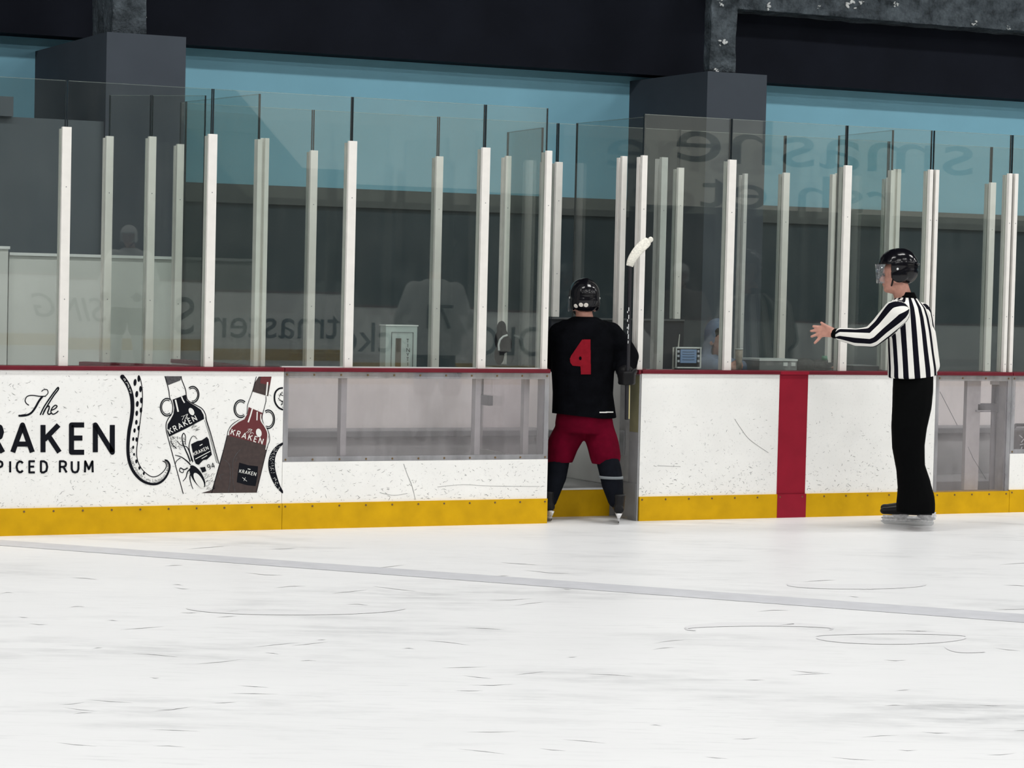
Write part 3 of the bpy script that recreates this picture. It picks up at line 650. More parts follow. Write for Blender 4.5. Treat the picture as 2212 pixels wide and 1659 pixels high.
# ------------------------------------------------------------------ boxes behind the front boards
RY = 1.46; RF = RY-.05; RG = RF+.042
BF = .2   # raised floor
struct('floor', (XA, .42, 0.001), (20, RY+.4, BF-.002), 'bgrey', 'raised grey floor of the penalty boxes').name = 'floor_box'
rs = thing('threshold', 'yellow kick step inside the open gateway under the player', 'step')
box('riser', (XC-.3, .39, 0.0), (XD-.02, .418, ZK+.02), 'kick', rs); box('nosing', (XC-.3, .382, ZK+.02), (XD-.02, .44, ZK+.032), 'rimwhite', rs)
ZR = 1.008
rear = [(386, 'grey white rear glass post at the end of the white partition', ZR), (674, 'rear glass post between the ad bottles and the cabinet', ZR), (945, 'rear glass post just right of the grey cabinet', ZR),
        (1203, 'rear glass post behind the helmet of the player', None), (1466, 'rear glass post beside the pale reflected helmet', None), (1694, 'rear glass post above the beige box', ZR), (1918, 'rear glass post behind the referee helmet', ZR), (2140, 'rear glass post seen through the pane over the clear gate', ZR)]
zdp = px(1330, 688, RF).z
rxs = []
for x, lb, z0 in rear:
    xx = px(x, 600, RF).x; rxs.append(xx); post(xx, RF, lb, z0=(z0 if z0 else zdp+.004), w=.055 if x != 1466 else .05, group='rear glass posts')
rl = ['rear glass pane behind the printed bottles', 'rear glass pane with the cabinet in front', 'rear glass pane left of the player', None, 'rear glass pane behind the hooded person', 'rear glass pane behind the dark bag', 'rear glass pane behind the referee', 'rear glass pane at the far right']
for i in range(7):
    if i in (3,): z = zdp+.004
    else: z = ZR
    if i == 3: pane((rxs[i], RG), (rxs[i+1], RG), z, GZ, 'rear glass pane above the black panel behind the player', 'glassrear', group='rear glass panes')
    else: pane((rxs[i], RG), (rxs[i+1], RG), z, GZ, rl[i if i < 3 else i], 'glassrear', group='rear glass panes')
pane((rxs[7], RG), (px(3300, 700, RF).x, RG), ZR, GZ, 'rear glass pane beyond the right frame edge', 'glassrear', group='rear glass panes')
# rear boards (their rail stands a little lower than the front one)
def rearboard(x0, x1, label):
    t_ = thing('rear_board', label, 'rink board', 'rear boards of the boxes')
    box('panel', (x0+.002, RF, 0), (x1-.002, RF+.1, ZR-.026), 'boardwhite2', t_); box('cap_rail', (x0+.002, RF-.01, ZR-.026), (x1-.002, RF+.11, ZR-.002), 'cap', t_, bevel=.003)
xl = px(386, 700, RF).x; xm = px(1190, 700, RF).x; xn = px(1478, 700, RF).x
rearboard(xl-.06, xm, 'white back board of the left box, seen through the long clear panel')
rearboard(xn, px(3300, 700, RF).x, 'white back board behind the timekeeper table and right box')
dp = thing('access_panel', 'access panel with black upper half at the back of the box behind the player', 'panel')
box('panel', (xm+.002, RF, ZR), (xn-.002, RF+.09, zdp-.012), 'console', dp); box('lower_panel', (xm+.002, RF, 0), (xn-.002, RF+.09, ZR), 'boardwhite2', dp); box('cap_strip', (xm+.002, RF-.012, zdp-.012), (xn-.002, RF+.1, zdp), 'dgrey', dp)
def bench(x0, x1, label):
    t_ = thing('bench', label, 'bench'); zb = .57
    box('seat', (x0, RF-.36, zb-.045), (x1, RF-.02, zb), 'mgrey', t_, bevel=.006); box('front_panel', (x0+.02, RF-.33, BF), (x1-.02, RF-.30, zb-.045), 'bgrey', t_)
bench(px(400, 900, RF).x, px(1150, 900, RF).x, 'grey bench inside the left box behind the long clear panel')
bench(px(1930, 900, RF).x, px(2500, 900, RF).x, 'grey bench inside the right box behind the clear gate')
# partitions between boxes
def partition(x0, y0, x1, y1, label, posts=(), zc=ZC, glass=True, m='boardwhite2', capm='cap', pm='post', plabs=(), glab=None, z0=BF, trim=(.0, .0)):
    t_ = thing('partition_board', label, 'partition'); a, b = Vector((x0, y0, 0)), Vector((x1, y1, 0)); d = b-a; L = d.length; rz = math.atan2(d.y, d.x)
    t_.location = (x0, y0, 0); t_.rotation_euler = (0, 0, rz)
    box('panel', (0, -.03, z0), (L, .03, zc-.026), m, t_); box('cap_rail', (0, -.045, zc-.026), (L, .045, zc), capm, t_, bevel=.003)
    for f, lb in zip(posts, plabs):
        c = a + d*f + Vector((-math.sin(rz), math.cos(rz), 0))*(-.042); post(c.x, c.y, lb, z0=zc, w=.05, rz=rz, group='side partition posts')
    if glass:
        p, q = a + d*trim[0], a + d*(1-trim[1]); pane(p, q, zc, GZ, glab, 'glassrear', group='side partition panes')
    return t_
pa, pb = px(566, 600, .17), px(390, 600, RF-.08)
partition(pa.x, .17, pb.x, RF-.02, 'red capped side partition ending the left box', posts=(.03,), plabs=('grey side post right beside the printed bottles',), glab='side glass pane closing the left box', trim=(.06, .06))
pc, pd = px(1400, 600, .17), px(1215, 600, RF-.06)
M['sidewall'] = mat('side_wall_grey', (0.84, 0.84, 0.82), 0.55, var=0.05, vscale=4)
partition(pc.x+.03, .30, pd.x+.08, RF-.02, 'grey side wall of the box seen between the legs of the player', posts=(), glab='side glass pane between the player and the timekeeper', m='sidewall', trim=(.02, .05))
pe, pf = px(1931, 600, .17), px(1775, 600, RF-.06)
partition(pe.x, .17, pf.x, RF-.02, 'side partition between the timekeeper and the right box', posts=(.03, .80), plabs=('side partition post just behind the referee helmet', 'side partition post above the green bottle cap'), glab='side glass pane behind the referee', trim=(.06, .22))
post(px(1342, 600, .25).x, .24, 'white post at the gateway right of the player shoulder', z0=ZC+.002, w=.042, group='gateway posts')
post(px(1430, 600, .14).x, .14, 'double faced post standing left of the console', z0=ZC-.004, w=.05, dep=.10, group='gateway posts', mt='lgrey')
post(px(1606, 600, .9).x, .9, 'slim post right of the hooded person', z0=ZC-.02, w=.03, z1=2.50, group='gateway posts', mt='lgrey')
# gateway jamb
jb = thing('gate_jamb', 'grey metal jamb at the right side of the open gateway', 'jamb')
xj = XD-.003
box('cover', (xj-.012, 0, .0), (xj, .13, ZC-.03), 'jamb', jb); box('inner_cover', (xj-.006, .13, 0), (xj, .29, ZC-.03), 'alu', jb)
box('upper_plate', (xj-.015, .005, .62), (xj-.0125, .125, ZC-.04), 'jambolive', jb); box('foot_plate', (xj-.016, .01, .02), (xj-.0125, .28, .26), 'mgrey', jb); box('cap_rail', (xj-.02, .0, ZC-.03), (xj-.001, .29, ZC), 'cap', jb)
box('body', (xj+.0, .122, 0), (xj+.14, .29, ZC-.03), 'jamb', jb)
box('strike', (xj-.02, .2, .45), (xj-.008, .26, .62), 'steel', jb)
# open gate leaf, swung into the left box
lf = thing('gate', 'open gate swung back into the left box', 'gate')
x0 = XC-.075; ya, yb = .16, .95
k = MB()
for y in (ya, yb-.05): k.box((x0-.04, y, BF+.02), (x0, y+.05, ZC))
for z in (BF+.02, zwin-.03, ZW-.03): k.box((x0-.04, ya+.05, z), (x0, yb-.05, z+.04))
k.build('frame', 'lgrey', lf)
box('lower_panel', (x0-.03, ya+.05, BF+.06), (x0-.01, yb-.05, zwin-.03), 'lgrey', lf)
box('clear_panel', (x0-.026, ya+.05, zwin+.01), (x0-.014, yb-.05, ZW-.03), 'lexan', lf)
lt = box('latch', (x0-.08, yb-.30, .77), (x0-.042, yb-.04, .84), 'dgrey', lf, .004); box('latch_rod', (x0-.065, yb-.17, .84), (x0-.057, yb-.16, ZW), 'dgrey', lt); box('latch_grip', (x0-.085, yb-.22, ZW-.02), (x0-.045, yb-.1, ZW), 'mgrey', lt)
post(px(1092, 600, .93).x, .92, 'white post on the free end of the open gate', z0=ZC, w=.042, group='gateway posts')
post(px(1174, 600, .18).x, .16, 'grey post on the hinge end of the open gate', z0=ZC, w=.035, z1=PZ-.06, group='gateway posts', mt='lgrey')
pane((px(1174, 600, .2).x-.006, .25), (px(1092, 600, .9).x+.01, .94), ZC, GZ-.12, 'glass pane standing on the open gate', 'glassrear', group='gate panes')
# angled boards at the left
qa, qb = px(545, 600, .12), px(180, 600, .80)
an = thing('angled_board', 'angled red capped board running back left of the printed bottles', 'rink board')
a, b_ = Vector((qa.x-.25, .215, 0)), Vector((qb.x, .80, 0)); d = b_-a; rz = math.atan2(d.y, d.x); an.location = a; an.rotation_euler = (0, 0, rz)
box('panel', (0, -.03, BF), (d.length, .03, ZC-.03), 'boardwhite2', an); box('cap_rail', (0, -.05, ZC-.03), (d.length, .05, ZC), 'cap', an, bevel=.004)
def onan(f): return a + d*f
for xp, lb in ((316, 'round shouldered white post on the angled board, nearer one'), (225, 'white post with dark slit on the angled board, further one')):
    best = min([i/200 for i in range(201)], key=lambda f: abs((onan(f)-CAM).dot(_r)/(onan(f)-CAM).dot(_fw)*FPX + W/2 + 5 - xp))
    c = onan(best); post(c.x, c.y-.04, lb, w=.05, group='angled board posts', z1=PZ-.01); 
    if xp == 316: f1 = best
    else: f2 = best
pane(onan(f1)[:2], onan(f2)[:2], ZC, GZ-.03, 'angled glass pane between the two left posts', 'glassrear', group='angled panes')
pane(onan(.06)[:2], onan(f1)[:2], ZC, GZ-.03, 'angled glass pane right of the nearer left post', 'glassrear', group='angled panes')
pt = thing('white_partition', 'tall white partition wall behind the left glass', 'partition wall')
w0, w1 = px(20, 545, 1.75), px(377, 551, 1.75)
box('panel', (w0.x, 1.75, 0), (w1.x, 1.81, w0.z-.02), 'wallwhite', pt); box('top_trim', (w0.x, 1.735, w0.z-.02), (w1.x, 1.82, w0.z), 'rimwhite', pt)
box('end_trim', (w1.x, 1.74, 0), (w1.x+.012, 1.82, w0.z), 'dgrey', pt)
pu = thing('white_partition', 'slightly taller white partition at the left frame edge', 'partition wall')
w2 = px(18, 532, 1.72)
box('panel', (-2, 1.72, 0), (w2.x, 1.80, w2.z-.02), 'wallwhite', pu); box('top_trim', (-2, 1.71, w2.z-.02), (w2.x+.01, 1.81, w2.z), 'rimwhite', pu)

# ------------------------------------------------------------------ things in the boxes
cb = thing('cabinet', 'grey upright cabinet with slot and vertical lettering behind the glass', 'cabinet'); CYv = .185
p, q = px(832, 790, CYv), px(902, 705, CYv)
box('body', (p.x, CYv, .985), (q.x, CYv+.10, q.z), 'signgrey', cb, .004); box('top_plate', (p.x-.004, CYv-.006, q.z+.0005), (q.x+.004, CYv+.105, q.z+.008), 'rimwhite', cb)
p1, q1 = px(844, 792, CYv), px(893, 718, CYv)
k = MB()
for (xa, za, xb, zb) in ((p1.x, 1.0, p1.x+.003, q1.z), (q1.x-.003, 1.0, q1.x, q1.z), (p1.x, q1.z-.003, q1.x, q1.z)): k.box((xa, CYv-.004, za), (xb, CYv, zb))
k.build('door_outline', 'dgrey', cb)
pbox('slot', 854, 795, 867, 731, CYv-.004, CYv+.01, 'brown', cb)
k = Print(-(CYv-.0045))
for ch, y in zip('TINYTI', (740, 750, 760, 770, 780, 790)): k.text(ch, 878.5 if ch != 'I' else 881, y, 7.5, 1.1)
k.build('lettering', 'black', cb)
gv = thing('glove', 'black glove with a white edge hung by the open gate post', 'glove'); c = px(1094, 735, .84); c.x = px(1092, 600, .9).x-.046
k = MB(); k.ell(c, (.055, .05, .085)); k.ell(c+Vector((-.005, 0, .09)), (.035, .035, .05)); k.ell(c+Vector((.03, .0, -.03)), (.05, .045, .06)); k.ell(c+Vector((.005, .05, -.11)), (.03, .06, .07)); blob(k, 'shell', 'jerseyb', gv, .008)
k = MB(); pts = [px(x, y, .77) for x, y in ((1078, 757), (1077, 745), (1080, 734), (1087, 727), (1096, 724))]
for i in range(4): k.tube(pts[i], pts[i+1], .007)
k.build('white_edge', 'rimwhite', gv)
tb = thing('timekeeper_table', 'dark timekeeper table behind the white board with red stripe', 'table')
ta, te = px(1420, 800, .3).x, min(pe.x, pf.x)-.06; TZ = ZC-.03
box('top', (ta, .18, TZ-.03), (te, .80, TZ), 'console', tb)
for x in (ta+.05, te-.1):
    for y in (.2, .72): box('leg', (x, y, BF), (x+.05, y+.05, TZ-.03), 'dgrey', tb)
cs = thing('control_console', 'white rimmed control console with lit blue screen on the timekeeper table', 'console'); Yc = .22
pbox('body', 1461, 795, 1515, 751, Yc+.006, Yc+.05, 'console', cs, .008)
box('stand', (px(1475, 790, Yc).x, Yc+.01, TZ), (px(1500, 790, Yc).x, Yc+.12, px(1475, 794, Yc).z), 'console', cs)
k = MB()
for x0_, y0_, x1_, y1_ in ((1460, 796, 1463, 750), (1512, 796, 1516, 750), (1463, 753, 1512, 750), (1463, 796, 1512, 793)):
    p, q = px(x0_, y0_, Yc), px(x1_, y1_, Yc); k.box((p.x, Yc, p.z), (q.x, Yc+.02, q.z))
k.build('rim', 'rimwhite', cs, bevel=.003)
sn = pbox('screen', 1470, 784, 1505, 755, Yc, Yc+.008, 'screen', cs)
k = Print(-(Yc-.001)); 
for y in (760, 765.5, 771, 777): k.line([(1474, y), (1488, y+.5), (1500, y)], 1.0)
k.build('readout', 'console', sn)
for x in (1466, 1509):
    for y in (759, 769, 780): pbox('button', x-2, y+2.4, x+2, y-2.4, Yc-.003, Yc+.008, 'button', cs)
nt_ = thing('paper_note', 'pale folded note standing behind the console', 'paper'); k = MB(); Yn = .34
k.box((px(1453, 765, Yn).x, Yn, TZ), (px(1473, 765, Yn).x, Yn+.004, px(1453, 750, Yn).z)); k.build('sheet', 'paper', nt_)
pn = thing('pen', 'pale pen pointing up behind the console', 'pen'); k = MB(); k.tube(px(1463, 752, .36)-Vector((0,0,.1)), px(1468, 722, .36), .008, .003, 8); k.build('barrel', 'paper', pn)
bx = thing('scoreboard_box', 'grey box with white lid and two pale buttons on the timekeeper table', 'box'); Yb = .24
p, q = px(1640, 806, Yb), px(1722, 776, Yb)
box('body', (p.x, Yb, TZ), (q.x, Yb+.26, q.z-.012), 'mgrey', bx, .004); box('lid', (p.x-.003, Yb-.004, q.z-.014), (q.x+.003, Yb+.264, q.z), 'rimwhite', bx)
for x in (1697, 1714): pbox('button', x-4.5, 791, x+4.5, 783, Yb-.006, Yb+.004, 'rimwhite', bx)
bg = thing('bag', 'crumpled dark bag lying right of the grey box', 'bag'); k = MB(); Yg = .36
for x, y, rx, rz_ in ((1738, 788, .07, .055), (1765, 790, .09, .05), (1795, 793, .07, .04), (1757, 777, .045, .03)):
    c = px(x, y, Yg); k.ell((c.x, Yg, TZ+rz_*1.05 + (.03 if y < 780 else 0)), (rx, .09, rz_))
blob(k, 'cloth', 'bag', bg, .008)
bt = thing('bottle', 'small bottle with green cap standing behind the dark bag', 'bottle'); c = px(1781, 775, .55)
k = MB(); k.tube((c.x, .55, TZ), (c.x, .55, c.z-.01), .03, .028); k.build('body', 'bag', bt, True); k = MB(); k.tube((c.x, .55, c.z-.01), (c.x, .55, c.z+.022), .026, .02); k.build('cap', 'green', bt, True)
sk = thing('snack', 'small pinkish snack in foil right of the dark bag', 'snack'); c = px(1803, 792, .24); k = MB(); k.ell((c.x, .235, TZ+.045), (.03, .025, .014)); k.build('snack', 'pinkish', sk, True); k = MB(); k.ell((c.x-.02, .235, TZ+.018), (.06, .028, .018)); k.build('wrapper', 'bag', sk, True)
fb = thing('case', 'flat black case on the timekeeper table behind the referee arm', 'case'); p, q = px(1842, 806, .3), px(1912, 791, .3); box('shell', (p.x, .3, TZ), (q.x-.05, .6, q.z), 'console', fb, .006); box('lid_strip', (p.x, .296, q.z), (q.x-.08, .5, q.z+.004), 'mgrey', fb)
eb = thing('equipment_bag', 'brown bag with pale marks behind the clear panel at the right edge', 'bag'); Ye = .45
p, q = px(2196, 978, Ye), px(2262, 934, Ye)
k = MB(); k.box((p.x, Ye, BF), (q.x, Ye+.3, q.z)); eo = k.build('body', 'bagbrown', eb, bevel=.03)
k = Print(-(Ye-.003))
for a_, b2_ in (((2202, 940), (2209, 946)), ((2212, 948), (2206, 956)), ((2203, 961), (2211, 959)), ((2208, 965), (2205, 972)), ((2220, 944), (2216, 960)), ((2224, 966), (2232, 958))): k.line([a_, b2_], 2.2)
k.build('marking', 'rimwhite', eo)
k = MB(); k.limb([((p.x+.05, Ye+.15, q.z-.01), .012), ((p.x+.1, Ye+.15, q.z+.05), .012), ((q.x-.1, Ye+.15, q.z+.05), .012), ((q.x-.05, Ye+.15, q.z-.01), .012)]); k.build('handle', 'bag', eb, True)
cu = thing('cup', 'pale paper cup at the elbow of the hooded person', 'cup'); c = px(1596, 775, .3); k = MB(); k.tube((c.x, .3, TZ), (c.x, .3, px(1596, 755, .3).z), .020, .028, 16); k.build('wall', 'cupbrown', cu, True); k = MB(); k.tube((c.x, .3, px(1596, 755, .3).z), (c.x, .3, px(1596, 753, .3).z), .030, .030, 16); k.build('rim', 'rimwhite', cu, True)

# ------------------------------------------------------------------ people
def meshtext(o):
    dg = bpy.context.evaluated_depsgraph_get(); me = bpy.data.meshes.new_from_object(o.evaluated_get(dg)); n = bpy.data.objects.new(o.name, me); sc.collection.objects.link(n)
    n.parent = o.parent; n.matrix_local = o.matrix_basis.copy(); nm = o.name; bpy.data.objects.remove(o); n.name = nm; return n
def hand(k, wrist, palm, tips, thumb, side, r=.0115):
    """palm slab + five bent fingers; tips = 4 points, side = unit vector across the knuckles"""
    wrist, palm = Vector(wrist), Vector(palm); d = (palm-wrist).normalized()
    k.limb([(wrist, .026), (wrist+d*.03, .027)])
    for i in range(4):
        kn = palm + side*(.027-.018*i) + d*.035
        k.limb([(wrist+d*.02+side*(.014-.010*i), .017), (kn, .0125)])
        tip = Vector(tips[i]); mid = kn.lerp(tip, .5) + d.cross(side)*.010
        k.limb([(kn, r*1.1), (mid, r), (tip, r*.85)], 10)
    tb_ = wrist+d*.025+side*.022; tt = Vector(thumb); k.limb([(tb_, .016), (tb_.lerp(tt, .55)+d*.006, .012), (tt, .010)], 10)
def head(k, c, F, s=1.0):
    """skull, jaw, nose, ears, lips in direction F"""
    F = Vector(F).normalized(); L = Vector((0, 0, 1)).cross(F).normalized(); R = Matrix((F, L, Vector((0, 0, 1)))).transposed()
    k.ell(c+Vector((0, 0, .025))*s, (.098*s, .076*s, .095*s), R); k.ell(c+F*.03*s+Vector((0, 0, -.045))*s, (.065*s, .055*s, .07*s), R)
    k.ell(c+F*.06*s+Vector((0, 0, -.085))*s, (.03*s, .032*s, .025*s), R); k.limb([(c+F*.088*s+Vector((0, 0, .012))*s, .010*s), (c+F*.108*s+Vector((0, 0, -.022))*s, .014*s)])
    k.ell(c+F*.088*s+Vector((0, 0, -.055))*s, (.012*s, .024*s, .009*s), R); k.ell(c+F*.078*s+Vector((0, 0, .03))*s, (.02*s, .05*s, .012*s), R)
    for sg in (-1, 1): k.ell(c+L*.076*s*sg+Vector((0, 0, -.01))*s, (.022*s, .012*s, .034*s), R)
def eyes(c, F, parent, s=1.0):
    F = Vector(F).normalized(); L = Vector((0, 0, 1)).cross(F).normalized()
    for sg in (-1, 1):
        k = MB(); k.ell(c+F*.083*s+L*.032*sg*s+Vector((0, 0, .012))*s, .011*s, nu=10, nv=8); k.build('eye', 'hair', parent, True)
def helmet(parent, c, F, m='helmet', s=1.0, tilt=0.0):
    F = Vector(F).normalized(); L = Vector((0, 0, 1)).cross(F).normalized(); U = Vector((0, 0, 1))
    if tilt: q = Matrix.Rotation(tilt, 3, L); F2, U2 = q @ F, q @ U
    else: F2, U2 = F, U
    R = Matrix((F2, L, U2)).transposed(); k = MB()
    k.ell(c+U2*.045*s, (.132*s, .106*s, .112*s), R, 24, 14); k.ell(c-F2*.035*s+U2*.005*s, (.098*s, .100*s, .085*s), R, 20, 12)
    for sg in (-1, 1): k.ell(c+L*.082*sg*s-F2*.02*s-U2*.015*s, (.06*s, .020*s, .055*s), R)
    k.ell(c+U2*.10*s-F2*.01*s, (.095*s, .05*s, .060*s), R)
    sh = blob(k, 'helmet', m, parent, .007, 3)
    # open the face: cut everything in front of and below the brow
    bm = bmesh.new(); bm.from_mesh(sh.data)
    dele = [v for v in bm.verts if (v.co-c).dot(F2) > .035*s and (v.co-c).dot(U2) < .045*s]
    dele += [v for v in bm.verts if (v.co-c).dot(U2) < -.075*s]
    bmesh.ops.delete(bm, geom=dele, context='VERTS'); bm.to_mesh(sh.data); bm.free()
    sd = sh.modifiers.new('shell', 'SOLIDIFY'); sd.thickness = .012*s; sd.offset = -1
    k = MB()   # ridges and vents
    k.tube(c-F2*.128*s+U2*.055*s+L*.05*s, c-F2*.128*s+U2*.055*s-L*.05*s, .007*s); k.build('ridge', m, sh, True)
    for sg in (-1, 1):
        k = MB(); k.tube(c+L*.103*sg*s-F2*.01*s+U2*.02*s, c+L*.108*sg*s-F2*.01*s+U2*.02*s, .008*s, .007*s); k.build('side_screw', 'rimwhite' if m == 'helmet' else 'dgrey', sh, True)
        k = MB(); k.tube(c+L*.085*sg*s+F2*.02*s-U2*.05*s, c+F2*.045*s-U2*.125*s+L*.02*sg*s, .006*s); k.build('chin_strap', 'boot', sh, True)
    return sh, F2, L, U2
def visor(parent, c, F2, L, U2, s=1.0, h0=.055, h1=-.07):
    k = MB(); n = 18
    for i in range(n):
        a0, a1 = -1.05+2.1*i/n, -1.05+2.1*(i+1)/n
        def P(a, h, e=0): return c+F2*((.142+e-.012*(h < 0))*s*math.cos(a))+L*((.112+e)*s*math.sin(a))+U2*(h*s)
        k.add([P(a0, h0), P(a1, h0), P(a1, h1), P(a0, h1), P(a0, h0, .003), P(a1, h0, .003), P(a1, h1, .003), P(a0, h1, .003)], ((0,1,2,3),(7,6,5,4),(0,4,5,1),(3,2,6,7)))
    return k.build('visor', 'visor', parent, True)
def skate(parent, heel, F, L_=.29, tilt=0.0):
    """boot + holder + blade; heel = point on the ice under the heel"""
    F = Vector(F).normalized(); S = Vector((0, 0, 1)).cross(F).normalized(); U = Vector((0, 0, 1)); h = Vector(heel)
    t_ = bpy.data.objects.new('skate', None); sc.collection.objects.link(t_); t_.parent = parent
    k = MB(); z = .072
    k.loft([(h+F*(-.02)+U*(z+.03), S*.034, U*.03), (h+F*.05+U*(z+.04), S*.040, U*.042), (h+F*.14+U*(z+.045), S*.040, U*.046), (h+F*.22+U*(z+.032), S*.044, U*.034), (h+F*(L_-.0)+U*(z+.024), S*.032, U*.022)], 14)
    k.loft([(h+F*.02+U*(z+.02), S*.036, F*.05), (h+F*.035+U*(z+.08), S*.041, F*.056), (h+F*.045+U*(z+.135), S*.047, F*.060)], 14); k.ell(h+F*(L_-.02)+U*(z+.026), (.034, .034, .026))
    b_ = blob(k, 'boot', 'boot', t_, .007, 4)
    k = MB()
    for i in range(6): 
        c0 = h+F*(.10+.018*i)+U*(z+.115-.008*i); k.tube(c0-S*.03, c0+S*.03, .004, .004, 6)
    k.build('laces', 'dgrey', b_)
    k = MB()
    k.loft([(h+F*(-.025)+U*.045, S*.008, F*.02), (h+F*(-.01)+U*.075, S*.024, F*.045)], 10); k.loft([(h+F*.0+U*.035, S*.006, F*.03), (h+F*.03+U*.06, S*.015, F*.05), (h+F*.03+U*.078, S*.026, F*.06)], 10)
    k.loft([(h+F*.21+U*.035, S*.006, F*.04), (h+F*.20+U*.06, S*.015, F*.05), (h+F*.20+U*.078, S*.026, F*.07)], 10); k.loft([(h+F*(-.03)+U*.034, S*.007, U*.011), (h+F*.13+U*.034, S*.007, U*.010), (h+F*(L_-.005)+U*.036, S*.007, U*.011)], 10)
    k.build('blade_holder', 'holder', t_, True)
    k = MB(); pts = [(-.035, .012), (-.02, .003), (.05, 0.0005), (.2, 0.0005), (L_-.02, .006), (L_+.005, .024)]
    top = [h+F*f+U*.030 for f, _ in pts]; bot = [h+F*f+U*z_ for f, z_ in pts]; n = len(pts)
    for sg in (-1, 1): k.add([p+S*.0018*sg for p in bot]+[p+S*.0018*sg for p in top], [(i, i+1, n+i+1, n+i) for i in range(n-1)])
    k.add([p+S*.0018 for p in bot]+[p-S*.0018 for p in bot], [(i, i+1, n+i+1, n+i) for i in range(n-1)])
    k.build('blade', 'steel', t_)
    return t_
def person(label, group=None): return thing('person', label, 'person', group)
def cut_below(o, z, slope=None):
    bm = bmesh.new(); bm.from_mesh(o.data); bmesh.ops.bisect_plane(bm, geom=bm.verts[:]+bm.edges[:]+bm.faces[:], plane_co=(0, 0, z) if slope is None else slope[0], plane_no=(0, 0, 1) if slope is None else slope[1], clear_inner=True)
    bm.to_mesh(o.data); bm.free(); o.data.polygons.foreach_set('use_smooth', [True]*len(o.data.polygons))
def rings(k, F, L, rows):
    k.loft([(c, L*a, F*b) for c, a, b in rows], 24)

# ---- referee
YR = -.93
def R(x, y, dY=0.0): return px(x, y, YR+dY)
ref = person('person in black and white striped shirt and black trousers, arm outstretched left')
VD = Vector((_fw.x, _fw.y, 0)).normalized(); VD = Vector((px(1965,900).x, CD, 0)).normalized()
F = Vector((-.52, .853, 0)).normalized(); L = Vector((0, 0, 1)).cross(F).normalized()
sh = R(1938, 676, L.y*.2); elb = R(1884, 727, -.02); wri = R(1817, 722, .14)
hc = R(1938, 598); Fh = Vector((-.74, .67, 0)).normalized()
k = MB(); head(k, hc, Fh, 1.02); k.limb([(hc+Vector((0, 0, -.06))-Fh*.02, .058), (R(1950, 640), .062), (R(1958, 668), .07)])
k.limb([(R(1962, 690), .09), (R(1966, 760), .09), (R(1970, 850), .09)]); k.limb([(R(1958, 675), .07), (sh, .05), (elb, .04), (wri, .03), (R(1804, 720, .18), .026)])
hand(k, R(1806, 720, .17), R(1786, 717, .22), [R(1757, 705, .27), R(1752, 715, .28), R(1753, 727, .28), R(1760, 741, .26)], R(1774, 697, .24), Vector((0, 0, 1)))
for sgn in (-1, 1): k.limb([(R(1970, 860)+VD*.1*sgn, .06), (R(1965, 960)+VD*.1*sgn, .05), (R(1974, 1090)+VD*.1*sgn, .04)])
body = blob(k, 'body', 'skin', ref, .0065, 3); eyes(hc, Fh, body, 1.02)
k = MB()
rings(k, F, L, [(R(1957, 641), .075, .07), (R(1957, 652), .13, .095), (R(1960, 664), .185, .115), (R(1963, 685), .215, .128), (R(1966, 715), .215, .138), (R(1968, 760), .208, .150), (R(1971, 795), .212, .158), (R(1971, 817, 0), .215, .160)])
k.limb([(R(1958, 674)+L*.12, .085), (sh+L*.02, .092), (R(1908, 706, -.05), .085), (elb, .074), (R(1852, 729, .05), .062), (wri+Vector((.0, 0, 0)), .047)])
rsh = R(1962, 678)-L*.19; rel = R(2004, 752, .1); k.limb([(rsh, .085), (rel, .07), (R(1999, 798, .0), .055)])
k.limb([(R(2006, 720, .05), .05), (R(2012, 790, .05), .06)])
# front fullness of the shirt
k.limb([(R(1935, 735, .06), .055), (R(1934, 805, .06), .055)])
jer = blob(k, 'striped_shirt', 'jerseyw', ref, .0085, 4)
cut_below(jer, 0, (R(1971, 813), (-.10, 0, 1)))
me = jer.data; at = me.attributes.new('stripe', 'FLOAT', 'POINT'); vals = []
def seg(p, a, b):
    d = b-a; t_ = max(0, min(1, (p-a).dot(d)/d.dot(d))); return (p-(a+d*t_)).length, t_
axis0 = R(1963, 690); axis1 = R(1970, 800)
arm_pts = [sh, elb, wri]
for v in me.vertices:
    p = v.co; da = min(seg(p, sh, elb)[0]/.085, seg(p, elb, wri)[0]/.075)
    t_ = (p.z-axis0.z)/(axis1.z-axis0.z); c = axis0.lerp(axis1, t_); q = p-c
    et = math.hypot(q.dot(L)/.20, q.dot(F)/.135)
    if da < et*.96 and q.dot(L) > .10:
        s1, s2 = seg(p, sh, elb), seg(p, elb, wri); a, b2_ = (sh, elb) if s1[0] < s2[0] else (elb, wri)
        dd = (wri-sh).normalized(); e1 = Vector((0, 0, 1)) - dd*dd.z; e1.normalize(); e2 = dd.cross(e1)
        m_ = a.lerp(b2_, (s1 if s1[0] < s2[0] else s2)[1]); w_ = p-m_
        vals.append(math.atan2(w_.dot(e1), -w_.dot(e2))/(2*math.pi)*6 + .15)
    else:
        vals.append(math.atan2(q.dot(L)/.2, -q.dot(F)/.14)/(2*math.pi)*13 + .1 + .5*max(0, t_)*0)
at.data.foreach_set('value', vals)
m, t, b = nt('referee_stripes'); N = t.nodes.new; LK = t.links.new
an_ = N('ShaderNodeAttribute'); an_.attribute_name = 'stripe'; fr = N('ShaderNodeMath'); fr.operation = 'FRACT'; LK(an_.outputs['Fac'], fr.inputs[0])
gt_ = N('ShaderNodeMath'); gt_.operation = 'GREATER_THAN'; gt_.inputs[1].default_value = .50; LK(fr.outputs[0], gt_.inputs[0])
